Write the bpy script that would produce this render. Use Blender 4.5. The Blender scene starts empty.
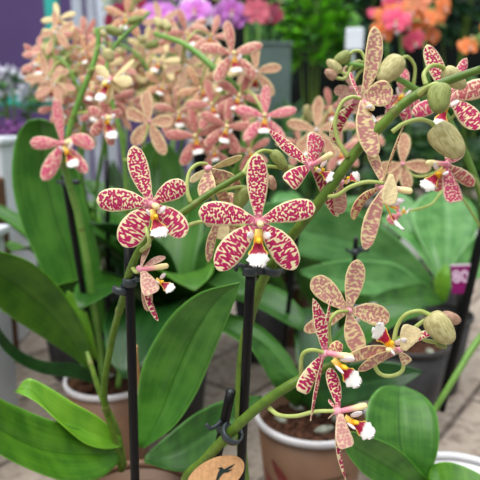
import bpy, math, random
from mathutils import Vector, Matrix
R=random.Random(7)
V3=Vector
S=bpy.context.scene
COL=S.collection
F=560.0
TH=math.radians(12)
CAM=V3((0,0,.43))
FW=V3((0,math.cos(TH),-math.sin(TH))); UP=V3((0,math.sin(TH),math.cos(TH))); RT=V3((1,0,0))
def P(px,py,d): return CAM+FW*d+RT*((px-240)/F*d)+UP*((240-py)/F*d)   # a point seen at px,py, d metres away
def CV(v): return (RT*v[0]+UP*v[1]-FW*v[2]).normalized()
def onz(px,py,z):
    r=FW+RT*((px-240)/F)+UP*((240-py)/F); return CAM+r*((z-CAM.z)/r.z)

# ------------------------------------------------------------------ materials
def lin(c):
    return tuple(((x/255)/12.92 if x/255<=.04045 else ((x/255+.055)/1.055)**2.4) for x in c)+(1,)
class NT:
    def __init__(s,name):
        s.m=bpy.data.materials.new(name); s.m.use_nodes=True; s.t=s.m.node_tree; s.t.nodes.clear()
        s.out=s.n('ShaderNodeOutputMaterial')
    def n(s,ty,**k):
        a=s.t.nodes.new(ty)
        for q,v in k.items(): setattr(a,q,v)
        return a
    def l(s,a,b): s.t.links.new(a,b)
    def put(s,sock,v):
        if hasattr(v,'links') or isinstance(v,bpy.types.NodeSocket): s.l(v,sock)
        else: sock.default_value=v
    def math(s,op,a,b=0,c=0,clamp=False):
        n=s.n('ShaderNodeMath',operation=op,use_clamp=clamp)
        s.put(n.inputs[0],a); s.put(n.inputs[1],b); s.put(n.inputs[2],c); return n.outputs[0]
    def mix(s,f,a,b):
        n=s.n('ShaderNodeMix',data_type='RGBA'); s.put(n.inputs[0],f); s.put(n.inputs[6],a); s.put(n.inputs[7],b); return n.outputs[2]
    def ss(s,v,a,b):
        n=s.n('ShaderNodeMapRange',interpolation_type='SMOOTHSTEP'); s.put(n.inputs[0],v); n.inputs[1].default_value=a; n.inputs[2].default_value=b; return n.outputs[0]
    def uv(s,name): return s.n('ShaderNodeUVMap',uv_map=name).outputs[0]
    def sep(s,v):
        n=s.n('ShaderNodeSeparateXYZ'); s.l(v,n.inputs[0]); return n.outputs
    def noise(s,v,scale,detail=2,out=0,rough=.5):
        n=s.n('ShaderNodeTexNoise'); s.l(v,n.inputs['Vector']); n.inputs['Scale'].default_value=scale; n.inputs['Detail'].default_value=detail; n.inputs['Roughness'].default_value=rough; return n.outputs[out]
    def obj(s): return s.n('ShaderNodeTexCoord').outputs['Object']
    def finish(s,col,rough=.5,trans=0,spec=.5,bump=None,bs=.2,bd=.001,metal=0,tcol=None,sheen=0):
        b=s.n('ShaderNodeBsdfPrincipled'); s.put(b.inputs['Base Color'],col); s.put(b.inputs['Roughness'],rough)
        b.inputs['Specular IOR Level'].default_value=spec; b.inputs['Metallic'].default_value=metal
        if sheen: b.inputs['Sheen Weight'].default_value=sheen
        if bump is not None:
            q=s.n('ShaderNodeBump'); q.inputs['Strength'].default_value=bs; q.inputs['Distance'].default_value=bd; s.l(bump,q.inputs['Height']); s.l(q.outputs[0],b.inputs['Normal'])
        o=b.outputs[0]
        if trans:
            t=s.n('ShaderNodeBsdfTranslucent'); s.put(t.inputs[0],tcol if tcol is not None else col)
            m=s.n('ShaderNodeMixShader'); m.inputs[0].default_value=trans; s.l(o,m.inputs[1]); s.l(t.outputs[0],m.inputs[2]); o=m.outputs[0]
        s.l(o,s.out.inputs[0]); return s.m
def plain(name,c,rough=.5,spec=.5,var=.15,scale=60,trans=0,bs=0):
    k=NT(name); n=k.noise(k.obj(),scale,3)
    c=lin(c); d=tuple(x*(1-var*1.6) for x in c[:3])+(1,); e=tuple(min(1,x*(1+var)) for x in c[:3])+(1,)
    return k.finish(k.mix(k.ss(n,.3,.7),d,e),rough,trans,spec,bump=n if bs else None,bs=bs)
def petal(name,base,spot,throat,thr=.46,soft=.045,amt=1.0,margin=.11,scale=8.6,rough=.5):
    k=NT(name); uv=k.uv('phys'); nu=k.sep(k.uv('norm'))
    pn=k.noise(uv,scale,.35)
    edge=k.math('ABSOLUTE',k.math('MULTIPLY_ADD',nu[1],2,-1))
    em=k.math('MAXIMUM',k.ss(edge,1-margin*2.0,1-margin*.7),k.ss(nu[0],.94,.985))
    n2=k.noise(uv,1.6,1)
    th=k.math('ADD',k.math('MULTIPLY',em,.4),k.math('ADD',k.math('MULTIPLY',k.math('SUBTRACT',n2,.5),.14),thr))
    f=k.ss(k.math('SUBTRACT',pn,th),-soft,soft)
    f=k.math('MULTIPLY',f,amt)
    n3=k.noise(uv,3.0,2)
    b2=tuple(x*.82 for x in lin(base)[:3])+(1,)
    bc=k.mix(k.ss(n3,.35,.7),lin(base),b2)
    c=k.mix(f,bc,lin(spot))
    c=k.mix(k.math('MULTIPLY',k.ss(nu[0],.16,.0),.75),c,lin(throat))
    vein=k.n('ShaderNodeTexWave',bands_direction='Y'); k.l(k.uv('norm'),vein.inputs['Vector']); vein.inputs['Scale'].default_value=3.; vein.inputs['Distortion'].default_value=1
    return k.finish(c,rough,trans=.22,spec=.35,bump=vein.outputs['Fac'],bs=.25,bd=.0006)
M={}
PETALS={
 'pink':(petal('petal_magenta_spotted',(252,236,190),(184,26,92),(255,176,200),thr=.445),
         petal('petal_back_blush',(244,222,186),(206,126,134),(235,206,180),thr=.48,soft=.07,amt=.75)),
 'rose':(petal('petal_rose_spotted',(248,220,190),(208,66,116),(250,160,175),thr=.44,soft=.07),
         petal('petal_back_rose',(244,214,184),(208,136,138),(232,204,176),thr=.46,soft=.08,amt=.8)),
 'tan':(petal('petal_cream_barred',(250,230,166),(190,60,96),(246,200,170),thr=.48,soft=.06,amt=.9),
        petal('petal_back_tan',(246,224,172),(188,104,122),(240,220,186),thr=.47,soft=.08,amt=.8,margin=.10,scale=6.5)),
 'salmon':(petal('petal_salmon',(250,226,190),(196,80,98),(250,200,180),thr=.43,soft=.10,amt=.92,margin=.17,scale=7),
        petal('petal_back_salmon',(248,224,178),(196,118,108),(235,210,170),thr=.44,soft=.12,amt=.85,margin=.2)),
 'red':(petal('petal_rust_pink',(246,206,178),(178,52,78),(245,190,170),thr=.41,soft=.10,amt=.85,margin=.16,scale=7),
        petal('petal_back_rust',(240,200,166),(200,122,112),(235,206,166),thr=.45,soft=.14,amt=.75,margin=.16)),
 'cream':(petal('petal_pale_cream',(250,236,180),(226,186,144),(240,226,160),thr=.5,soft=.1,amt=.5),
        petal('petal_back_cream',(250,236,186),(224,190,140),(240,226,170),thr=.5,soft=.1,amt=.45)),
}
def violetp(name,a,b):
    k=NT(name); nu=k.sep(k.uv('norm')); return k.finish(k.mix(k.ss(nu[0],0,.8),lin(a),lin(b)),.5,.25,.3)
PETALS['violet']=(violetp('petal_violet',(205,90,200),(216,140,226)),violetp('petal_back_violet',(220,160,220),(226,180,232)))
PETALS['white']=(violetp('petal_white',(235,220,235),(238,232,240)),violetp('petal_back_white',(230,225,230),(235,230,235)))
PETALS['orange']=(violetp('petal_orange',(240,120,60),(244,150,90)),violetp('petal_back_orange',(240,150,110),(244,160,120)))
PETALS['hotpink']=(violetp('petal_hot_pink',(240,70,130),(245,110,140)),violetp('petal_back_hot_pink',(240,120,150),(244,140,160)))
PETALS['crimson']=(violetp('petal_crimson',(130,20,60),(170,40,80)),violetp('petal_back_crimson',(140,50,80),(170,80,100)))
def lipmat():
    k=NT('lip_white_yellow_magenta'); nu=k.sep(k.uv('norm')); e=k.math('ABSOLUTE',k.math('MULTIPLY_ADD',nu[1],2,-1))
    n=k.noise(k.uv('norm'),9,2); t=k.math('ADD',nu[0],k.math('MULTIPLY',k.math('SUBTRACT',n,.5),.12))
    y=k.mix(k.ss(t,.05,.3),lin((250,225,120)),lin((246,176,20)))
    m=k.mix(k.ss(e,.7,.9),lin((176,12,62)),lin((248,214,90)))
    c=k.mix(k.ss(t,.33,.40),y,m)
    w=k.mix(k.ss(t,.62,.69),c,lin((252,250,246)))
    return k.finish(w,.45,.15,.35)
def colmat():
    k=NT('column_pink_to_cream'); nu=k.sep(k.uv('norm'))
    return k.finish(k.mix(k.ss(nu[0],.15,.6),lin((242,150,168)),lin((250,234,172))),.4,.1,.4)
M['lip']=lipmat(); M['column']=colmat()
M['lobe']=plain('lip_side_lobe',(248,238,240),.45,.35,.08,200,.2)
M['heart']=plain('flower_heart_pink',(240,170,184),.5,.3,.06,200,.1)
M['callus']=plain('lip_callus_yellow',(248,190,40),.45,.4,.15,300)
M['speckle']=plain('lip_magenta',(180,20,70),.45,.4,.15,300)
def leafmat(name,c,dark,edge=None,rough=.38,tr=.15,mid=.5):
    k=NT(name); nu=k.sep(k.uv('norm')); ph=k.uv('phys')
    mp=k.n('ShaderNodeMapping'); k.l(k.uv('norm'),mp.inputs[0]); mp.inputs['Scale'].default_value=(1.2,34,1)
    st=k.noise(mp.outputs[0],1.0,2)
    blot=k.noise(ph,.35,3)
    e=k.math('ABSOLUTE',k.math('MULTIPLY_ADD',nu[1],2,-1))
    f=k.math('ADD',k.math('MULTIPLY',st,.4),k.math('MULTIPLY',blot,.6))
    c1=k.mix(k.ss(f,.36,.64),lin(dark),lin(c))
    mf=k.math('MULTIPLY',k.ss(e,.045,.0),mid)
    c1=k.mix(mf,c1,tuple(x*.45 for x in lin(dark)[:3])+(1,))
    ed=edge or tuple(min(255,int(x*1.35+20)) for x in c)
    c1=k.mix(k.math('MULTIPLY',k.ss(e,.95,.995),.6),c1,lin(ed))
    return k.finish(c1,rough,tr,.5,bump=st,bs=.25,bd=.001)
M['leaf_a']=leafmat('leaf_fresh_green',(88,144,34),(54,110,20))
M['leaf_b']=leafmat('leaf_mid_green',(60,114,34),(34,82,20))
M['leaf_c']=leafmat('leaf_deep_green',(38,86,30),(20,60,20))
M['leaf_d']=leafmat('leaf_painted_sheen',(100,158,84),(62,124,54),rough=.3)  # paler green: sky reflection on the blades put into the base colour
M['leaf_e']=leafmat('leaf_lime',(120,176,44),(96,156,36),tr=.25)
M['leaf_f']=leafmat('leaf_soft_green',(78,136,44),(48,106,28),mid=.7,rough=.35)
def stemmat(name,a,b):
    k=NT(name); n=k.noise(k.obj(),220,3); n2=k.noise(k.obj(),30,2)
    return k.finish(k.mix(k.ss(k.math('ADD',k.math('MULTIPLY',n,.4),k.math('MULTIPLY',n2,.6)),.35,.65),lin(a),lin(b)),.42,.08,.45,bump=n,bs=.1)
M['stem']=stemmat('flower_stem_green',(80,110,30),(110,142,46))
M['stem_b']=stemmat('flower_stem_bright',(96,146,56),(126,170,78))
M['ped']=stemmat('pedicel_pale_green',(158,176,86),(186,200,120))
M['node']=stemmat('stem_node_bract',(128,138,70),(104,118,48))
def budmat(name,a,b,c):
    k=NT(name); nu=k.sep(k.uv('norm'))
    mp=k.n('ShaderNodeMapping'); k.l(k.uv('norm'),mp.inputs[0]); mp.inputs['Scale'].default_value=(3,26,1)
    n=k.noise(mp.outputs[0],2.2,3); n2=k.noise(k.obj(),260,2)
    f=k.ss(k.math('ADD',k.math('MULTIPLY',n,.65),k.math('MULTIPLY',n2,.35)),.42,.6)
    col=k.mix(f,lin(a),lin(b)); col=k.mix(k.math('MULTIPLY',k.ss(nu[0],.75,1),.6),col,lin(c))
    return k.finish(col,.5,.1,.35,bump=n,bs=.3)
M['bud']=budmat('bud_olive_striped',(206,200,146),(172,162,106),(160,124,96))
M['bud_g']=budmat('bud_green',(152,164,94),(128,138,72),(130,116,68))
M['bud_p']=budmat('bud_blush',(196,160,136),(150,112,90),(150,90,80))
M['black']=plain('black_plastic',(9,9,12),.42,.25,.1,80)
M['clip']=plain('clip_slate_plastic',(44,54,58),.35,.5,.1,80)
M['pot']=plain('pot_brown_plastic',(128,96,74),.4,.4,.08,25,.1)
M['rim']=plain('pot_rim_grey',(206,204,208),.35,.5,.05,40)
M['potw']=plain('pot_white',(226,228,232),.35,.5,.04,40)
M['potd']=plain('pot_dark_plastic',(52,52,54),.45,.4,.15,40)
M['printr']=plain('pot_print_red',(138,62,58),.5,.3,.2,70)
M['printd']=plain('pot_print_brown',(104,76,58),.5,.3,.2,70)
M['soil']=plain('bark_mix',(84,56,42),.9,.2,.5,180,bs=.8)
M['moss']=plain('bark_pale_chips',(170,176,160),.8,.2,.3,150,bs=.5)
M['kraft']=plain('kraft_card',(198,152,108),.8,.2,.1,400,bs=.2)
M['ink']=plain('tag_ink',(36,48,44),.7,.2,.1,300)
M['plum']=plain('label_plum',(118,22,88),.6,.1,.06,60)
M['lilac']=plain('label_lilac_print',(226,206,226),.5,.3,.05,60)
M['teal']=plain('teal_paint',(30,160,150),.4,.5,.06,10)
M['wpaint']=plain('white_paint',(190,196,212),.5,.4,.06,10)
M['whitep']=plain('white_plastic_sheet',(220,228,238),.4,.4,.04,12)
M['cardboard']=plain('brown_cardboard',(112,78,58),.8,.2,.15,20)
M['box_grey']=plain('grey_green_box',(84,104,100),.6,.3,.08,20)
M['purple_fl']=plain('purple_blossom',(136,78,150),.6,.3,.25,90,.2)
M['pale_fl']=plain('pale_blossom',(226,226,240),.6,.3,.1,90,.2)
M['fern']=plain('bush_leaf_green',(74,128,56),.45,.4,.3,30,.25)
M['fernb']=plain('bush_leaf_bright',(120,205,44),.45,.4,.25,30,.3)
M['fernd']=plain('bush_leaf_dark',(40,78,44),.45,.4,.3,30,.2)
M['fernt']=plain('bush_leaf_blue_green',(84,128,104),.4,.5,.3,30,.2)
def stone():
    k=NT('paving_stone'); o=k.obj()
    mp=k.n('ShaderNodeMapping'); k.l(o,mp.inputs[0]); mp.inputs['Rotation'].default_value=(0,0,math.radians(-52)); mp.inputs['Location'].default_value=(.03,.02,0)
    br=k.n('ShaderNodeTexBrick'); k.l(mp.outputs[0],br.inputs['Vector']); br.inputs['Scale'].default_value=1
    br.inputs['Brick Width'].default_value=.42; br.inputs['Row Height'].default_value=.14; br.inputs['Mortar Size'].default_value=.006; br.inputs['Mortar Smooth'].default_value=.6
    br.inputs['Color1'].default_value=lin((178,164,150)); br.inputs['Color2'].default_value=lin((160,148,136)); br.inputs['Mortar'].default_value=lin((84,74,68))
    n=k.noise(o,22,6,rough=.7); n2=k.noise(o,55,4)
    c=k.mix(k.math('MULTIPLY',k.ss(n,.35,.7),.45),br.outputs['Color'],lin((206,196,186)))
    c=k.mix(k.math('MULTIPLY',k.ss(n2,.45,.7),.6),c,lin((104,90,80)))
    return k.finish(c,.85,0,.25,bump=n2,bs=.3,bd=.004)
M['stone']=stone()
M['wallp']=plain('purple_wall_paint',(82,64,112),.7,.3,.05,3)
M['walld']=plain('wall_painted_shade',(14,22,20),.8,.2,.3,4)  # near-black base colour paints in the deep shade behind the foliage

# ------------------------------------------------------------------ mesh builder
class MB:
    def __init__(s): s.v=[]; s.f=[]; s.mi=[]; s.uv=[]; s.ph=[]
    def face(s,idx,mi=0,uv=None,ph=None):
        s.f.append(idx); s.mi.append(mi); s.uv.append(uv or [(0,0)]*len(idx)); s.ph.append(ph or [(0,0)]*len(idx))
    def build(s,name,mats,parent=None,origin=None,smooth=True):
        if not isinstance(mats,(list,tuple)): mats=[mats]
        if origin is None:
            origin=sum(s.v,V3())/max(1,len(s.v))
        me=bpy.data.meshes.new(name)
        me.from_pydata([tuple(p-origin) for p in s.v],[],s.f)
        u=me.uv_layers.new(name='norm'); w=me.uv_layers.new(name='phys')
        i=0
        for fi,fc in enumerate(s.f):
            for j in range(len(fc)):
                u.data[i].uv=s.uv[fi][j]; w.data[i].uv=s.ph[fi][j]; i+=1
        for m in mats: me.materials.append(m)
        me.polygons.foreach_set('material_index',s.mi)
        me.polygons.foreach_set('use_smooth',[smooth]*len(s.f))
        me.update()
        o=bpy.data.objects.new(name,me); COL.objects.link(o)
        o['wo']=tuple(origin)
        if parent is not None:
            o.parent=parent; o.location=origin-V3(parent['wo'])
        else: o.location=origin
        return o
def root(name,loc,label,cat,group=None):
    o=bpy.data.objects.new(name,None); COL.objects.link(o); o.location=loc; o['wo']=tuple(loc); o.empty_display_size=.02
    tag(o,label,cat,group); return o
def tag(o,label,cat,group=None,kind=None):
    if label: o['label']=label
    if cat: o['category']=cat
    if group: o['group']=group
    if kind: o['kind']=kind
    return o
def catmull(pts,n):
    pts=[V3(p) for p in pts]
    if len(pts)==2: return [pts[0].lerp(pts[1],i/(n-1)) for i in range(n)]
    q=[pts[0]*2-pts[1]]+pts+[pts[-1]*2-pts[-2]]
    out=[]; m=len(pts)-1
    for i in range(n):
        t=i/(n-1)*m; k=min(int(t),m-1); t-=k
        a,b,c,d=q[k:k+4]
        out.append(.5*((2*b)+(c-a)*t+(2*a-5*b+4*c-d)*t*t+(3*b-a-3*c+d)*t**3))
    return out
def sheet(mb,grid,phys,th,mf=0,mback=1,tv=None):
    """closed thin body from a grid of points [i][j]; offsets the back by th along the local normal"""
    n=len(grid); m=len(grid[0])
    nor=[[None]*m for _ in range(n)]
    for i in range(n):
        for j in range(m):
            a=grid[min(i+1,n-1)][j]-grid[max(i-1,0)][j]; b=grid[i][min(j+1,m-1)]-grid[i][max(j-1,0)]
            c=a.cross(b); 
            if c.length<1e-12:
                k=i-1 if i>0 else i+1
                a=grid[k][j]-grid[max(k-1,0)][j] if k>0 else grid[1][j]-grid[0][j]; b=grid[k][min(j+1,m-1)]-grid[k][max(j-1,0)]; c=a.cross(b)
            nor[i][j]=c.normalized() if c.length>0 else V3((0,0,1))
    b0=len(mb.v)
    for i in range(n):
        for j in range(m): mb.v.append(grid[i][j].copy())
    b1=len(mb.v)
    for i in range(n):
        for j in range(m):
            e=1-abs(2*j/(m-1)-1)**3*.7
            mb.v.append(grid[i][j]-nor[i][j]*th*e)
    U=lambda i,j:((tv[i] if tv else i/(n-1)),j/(m-1))
    for i in range(n-1):
        for j in range(m-1):
            q=[(i,j),(i+1,j),(i+1,j+1),(i,j+1)]
            mb.face([b0+a*m+b for a,b in q],mf,[U(*x) for x in q],[phys[a][b] for a,b in q])
            q=q[::-1]
            mb.face([b1+a*m+b for a,b in q],mback,[U(*x) for x in q],[phys[a][b] for a,b in q])
    ring=[(i,0) for i in range(n)]+[(n-1,j) for j in range(1,m)]+[(i,m-1) for i in range(n-2,-1,-1)]+[(0,j) for j in range(m-2,0,-1)]
    for k in range(len(ring)):
        a=ring[k]; b=ring[(k+1)%len(ring)]
        mb.face([b0+b[0]*m+b[1],b0+a[0]*m+a[1],b1+a[0]*m+a[1],b1+b[0]*m+b[1]],mback,[U(*b),U(*a),U(*a),U(*b)],[phys[b[0]][b[1]],phys[a[0]][a[1]],phys[a[0]][a[1]],phys[b[0]][b[1]]])
def interp(tab,t):
    for (a,x),(b,y) in zip(tab,tab[1:]):
        if t<=b:
            u=(t-a)/(b-a) if b>a else 0; u=u*u*(3-2*u)*.5+u*.5
            return x+(y-x)*u
    return tab[-1][1]
PROF={
 'oval':[(0,.30),(.12,.42),(.3,.74),(.5,.95),(.65,1),(.8,.9),(.9,.70),(.96,.46),(1,.06)],
 'point':[(0,.42),(.2,.72),(.4,1),(.6,.95),(.8,.62),(.92,.32),(1,.03)],
 'round':[(0,.28),(.15,.45),(.35,.78),(.55,.97),(.72,1),(.86,.88),(.95,.62),(1,.12)],
 'blunt':[(0,.30),(.15,.45),(.35,.7),(.6,.92),(.8,1),(.93,.92),(1,.6)],
 'lat':[(0,.26),(.15,.50),(.35,.84),(.55,1),(.72,.97),(.86,.80),(.95,.52),(1,.10)],
 'fan':[(0,.35),(.2,.42),(.40,.46),(.54,.72),(.68,.98),(.82,1),(.93,.8),(1,.42)],
}
def tepal_mesh(C,T,N,w,bend=0,cup=.25,twist=0,prof='oval',bar=1.0,side=0,th=.0007,nu=16,nv=9,phs=100.,wav=.0,frill=0):
    """a petal from C to T (metres); N is the way its upper face looks"""
    mb=MB(); D=T-C; L=D.length; dr=D.normalized(); Nn=(N-dr*N.dot(dr)).normalized(); sd=Nn.cross(dr)   # side
    off=(R.uniform(0,50),R.uniform(0,50)); grid=[];ph=[];tv=[]
    for i in range(nu):
        s=i/(nu-1); t=1-(1-s)**1.35; t=min(1,t); tv.append(t)
        c=C+D*t+Nn*(bend*L*math.sin(math.pi*t))+sd*(side*L*math.sin(math.pi*t))
        dd=(D+Nn*(bend*L*math.pi*math.cos(math.pi*t))+sd*(side*L*math.pi*math.cos(math.pi*t))).normalized()
        s2=(sd-dd*sd.dot(dd)).normalized(); n2=dd.cross(s2)
        n2=-n2 if n2.dot(Nn)<0 and abs(bend)<.5 else n2
        a=twist*t; s3=s2*math.cos(a)+n2*math.sin(a); n3=n2*math.cos(a)-s2*math.sin(a)
        hw=w/2*interp(PROF[prof],t)
        hw*=1+frill*math.sin(t*34)*(t>.5); row=[];pr=[]
        for j in range(nv):
            v=2*j/(nv-1)-1; v=math.copysign(abs(v)**.85,v); c=c+dr*(L*frill*.35*math.sin(j*1.9)*t**6-(L*frill*.35*math.sin((j-1)*1.9)*t**6 if j else 0))
            row.append(c+s3*(v*hw)-n3*(cup*hw*v*v)+n3*(wav*w*math.sin(9*t+2.2*v)*abs(v)))
            pr.append((off[0]+t*L*phs,off[1]+v*hw*phs/bar))
        grid.append(row); ph.append(pr)
    # make sure the front faces N
    a=(grid[nu//2+1][nv//2]-grid[nu//2][nv//2]).cross(grid[nu//2][nv//2+1]-grid[nu//2][nv//2])
    if a.dot(Nn)<0: grid=[r[::-1] for r in grid]; ph=[r[::-1] for r in ph]
    sheet(mb,grid,ph,th,0,1,tv); return mb
def tube_into(mb,pts,rad,n=40,sides=10,mi=0,smooth=True,caps=True,lens=None):
    pp=catmull(pts,n) if smooth else [V3(p) for p in pts]; n=len(pp)
    if not isinstance(rad,(list,tuple)): rad=[rad]*2
    ref=V3((.31,.22,.92)); base=len(mb.v); prev=None
    for i,p in enumerate(pp):
        d=(pp[min(i+1,n-1)]-pp[max(i-1,0)]).normalized()
        if prev is None: a=d.cross(ref).normalized()
        else:
            a=(prev-d*prev.dot(d)).normalized()
        prev=a; b=d.cross(a)
        t=i/(n-1)*(len(rad)-1); k=min(int(t),len(rad)-2); r=rad[k]+(rad[k+1]-rad[k])*(t-k)
        for j in range(sides):
            an=2*math.pi*j/sides; mb.v.append(p+(a*math.cos(an)+b*math.sin(an))*r)
    for i in range(n-1):
        for j in range(sides):
            k=(j+1)%sides
            mb.face([base+i*sides+j,base+i*sides+k,base+(i+1)*sides+k,base+(i+1)*sides+j],mi,[(i/(n-1),j/sides),(i/(n-1),(j+1)/sides),((i+1)/(n-1),(j+1)/sides),((i+1)/(n-1),j/sides)])
    if caps:
        mb.face([base+j for j in range(sides)][::-1],mi,[(0,0)]*sides); mb.face([base+(n-1)*sides+j for j in range(sides)],mi,[(1,0)]*sides)
def ellip(mb,C,ax,r1,r2,r3=None,mi=0,seg=12,rings=8,side=None,prof=None,groove=0):
    """ellipsoid with half-length r1 on axis ax"""
    ax=ax.normalized(); a=(side or V3((.3,.5,.81))); a=(a-ax*a.dot(ax)).normalized(); b=ax.cross(a); r3=r3 or r2; base=len(mb.v)
    for i in range(rings+1):
        t=i/rings; x=-math.cos(math.pi*t); rr=prof(t) if prof else math.sin(math.pi*t)
        rr=max(rr,.02)
        for j in range(seg):
            an=2*math.pi*j/seg; g=1-groove*(abs(math.cos(1.5*an))**10)
            mb.v.append(C+ax*x*r1+(a*math.cos(an)*r2+b*math.sin(an)*r3)*rr*g)
    for i in range(rings):
        for j in range(seg):
            k=(j+1)%seg
            mb.face([base+i*seg+j,base+i*seg+k,base+(i+1)*seg+k,base+(i+1)*seg+j],mi,[(i/rings,j/seg),(i/rings,(j+1)/seg),((i+1)/rings,(j+1)/seg),((i+1)/rings,j/seg)])
    mb.face([base+j for j in range(seg)][::-1],mi); mb.face([base+rings*seg+j for j in range(seg)],mi,[(1,0)]*seg)
def box_into(mb,c,s,rot=None,mi=0):
    b=len(mb.v)
    for x in(-1,1):
        for y in(-1,1):
            for z in(-1,1):
                q=V3((x*s[0]/2,y*s[1]/2,z*s[2]/2)); 
                if rot: q=rot@q
                mb.v.append(V3(c)+q)
    for f in([0,1,3,2],[4,6,7,5],[0,4,5,1],[2,3,7,6],[0,2,6,4],[1,5,7,3]): mb.face([b+i for i in f],mi)
def bev(o,w=.002,seg=2):
    m=o.modifiers.new('bevel','BEVEL'); m.width=w; m.segments=seg; m.limit_method='ANGLE'; return o

# ------------------------------------------------------------------ flowers
def lip_parts(hub,C,T,N,w,d_side=None):
    """mid lobe, two side lobes, callus; C->T, N = upper face"""
    D=T-C; L=D.length; dr=D.normalized(); Nn=(N-dr*N.dot(dr)).normalized(); sd=Nn.cross(dr)
    mb=tepal_mesh(C,T,N,w*.92,bend=-.06,cup=.28,prof='fan',th=.0008,nu=22,nv=13,wav=.07,frill=.13)
    mb.mi=[0]*len(mb.mi)
    lip=mb.build('lip',M['lip'],hub)
    m2=MB()
    ellip(m2,C+D*.34+Nn*L*.09,Nn*.6+dr*.6,L*.12,w*.13,None,0,10,6); m2.build('callus',M['callus'],hub)
    for s in(-1,1):
        m3=MB(); c=C+D*.24+sd*s*w*.34+Nn*L*.20
        ellip(m3,c,Nn*.9+dr*.35+sd*s*.35,L*.25,L*.10,L*.045,0,12,8,side=dr)
        m3.build('lip_side_lobe',[M['lobe'],M['speckle']],hub)
    return lip
def column(hub,C,T,r):
    mb=MB(); D=T-C
    tube_into(mb,[C-D*.05,C+D*.5,C+D*.85,T],[r*.75,r*.85,r*1.05,r*.9],12,10)
    for v in []: pass
    n0=len(mb.v); ellip(mb,T,D,r*1.1,r*1.0,None,0,10,6)
    for k in range(len(mb.f)):
        if min(mb.f[k])>=n0: mb.uv[k]=[(1,0)]*len(mb.f[k])
    return mb.build('column',M['column'],hub)
def flower(plant,c,n,teps,lip=None,col=None,ped=None,pal='pink',pr=.0011,label=None):
    px,py,d=c; C=P(px,py,d); k=d/F; N=CV(n)
    hb=MB(); ellip(hb,C-N*.0016,N,.0032,.0021,None,0,10,6)
    hub=hb.build('flower',M['heart'],plant,origin=C)
    if label: hub['label']=label
    if ped:
        mb=MB(); pts=[P(*q) for q in ped]
        tube_into(mb,pts,[pr*1.25,pr*1.0,pr*1.0,pr*.9],28,10); mb.build('flower_stalk',M['ped'],hub)
    for t in teps:
        kind,tx,ty,dd,w=t[:5]; o=dict(t[5]) if len(t)>5 else {}
        nn=CV(o.pop('n')) if 'n' in o else N
        pl=o.pop('pal',pal); c0=o.pop('c',None); start=P(*c0) if c0 else C
        T=P(tx,ty,d+dd); dr=(T-start).normalized()
        if 'prof' not in o: o['prof']={'dorsal_sepal':'oval','petal':'oval','lateral_sepal':'lat'}[kind]
        if 'bar' not in o: o['bar']={'dorsal_sepal':1.3,'petal':1.5,'lateral_sepal':2.6}[kind]
        mb=tepal_mesh(start+dr*.0012-nn*(.0004 if kind=='petal' else .0011),T,nn,w*k,**o)
        mb.build(kind,list(PETALS[pl]),hub)
    if lip:
        tx,ty,dd,w,ln=lip[:5]; st=lip[5] if len(lip)>5 else None
        s0=P(*st) if st else C+N*.0015
        lip_parts(hub,s0,P(tx,ty,d+dd),CV(ln),w*k)
    if col:
        tx,ty,dd=col[:3]; r=(col[3] if len(col)>3 else 3.6)*k*.8
        column(hub,C+N*.0005,P(tx,ty,d+dd),r)
    return hub
def bud(plant,a,b,w,mat='bud',ped=None,pr=.0011,gro=.10):
    A=P(*a);B=P(*b);D=B-A; mb=MB(); k=a[2]/F
    pf=lambda t: math.sin(math.pi*min(1,t)**.78)**.85 if 0<t<1 else .02
    ellip(mb,(A+B)/2,D,D.length/2,w*k/2,w*k/2*.92,0,30,18,side=CV((1,.3,.2)),prof=pf,groove=gro)
    o=mb.build('flower_bud',M[mat],plant)
    if ped:
        m2=MB(); tube_into(m2,[P(*q) for q in ped]+[A+D*.06],[pr*1.2,pr,pr,pr*1.15],28,10); m2.build('bud_stalk',M['ped'],o)
    return o
def stem(plant,pts,rad,mat='stem',nodes=(),name='flower_stem'):
    mb=MB(); pp=[P(*q) if len(q)==3 else q for q in [tuple(x) if not isinstance(x,Vector) else x for x in pts]] if not isinstance(pts[0],Vector) else pts
    tube_into(mb,pp,rad,60,12); o=mb.build(name,M[mat],plant)
    cc=catmull(pp,61)
    for t in nodes:
        i=int(t*60); i=min(max(i,1),59); d=(cc[i+1]-cc[i-1]).normalized(); rr=(rad if not isinstance(rad,(list,tuple)) else rad[0]*(1-t)+rad[-1]*t)
        m=MB(); tube_into(m,[cc[i]-d*rr*.9,cc[i],cc[i]+d*rr*1.6],[rr*1.01,rr*1.12,rr*1.02],8,12); m.build('stem_node',M['node'],o)
        m=MB(); sdv=d.cross(FW).normalized()*(1 if i%2 else -1)
        tp=tepal_mesh(cc[i]+sdv*rr*.7,cc[i]+d*rr*3.0+sdv*rr*1.15,sdv,rr*1.4,cup=.6,prof='point',nu=7,nv=5,th=.0003); tp.mi=[0]*len(tp.mi); tp.build('bract',M['node'],o)
    return o
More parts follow.
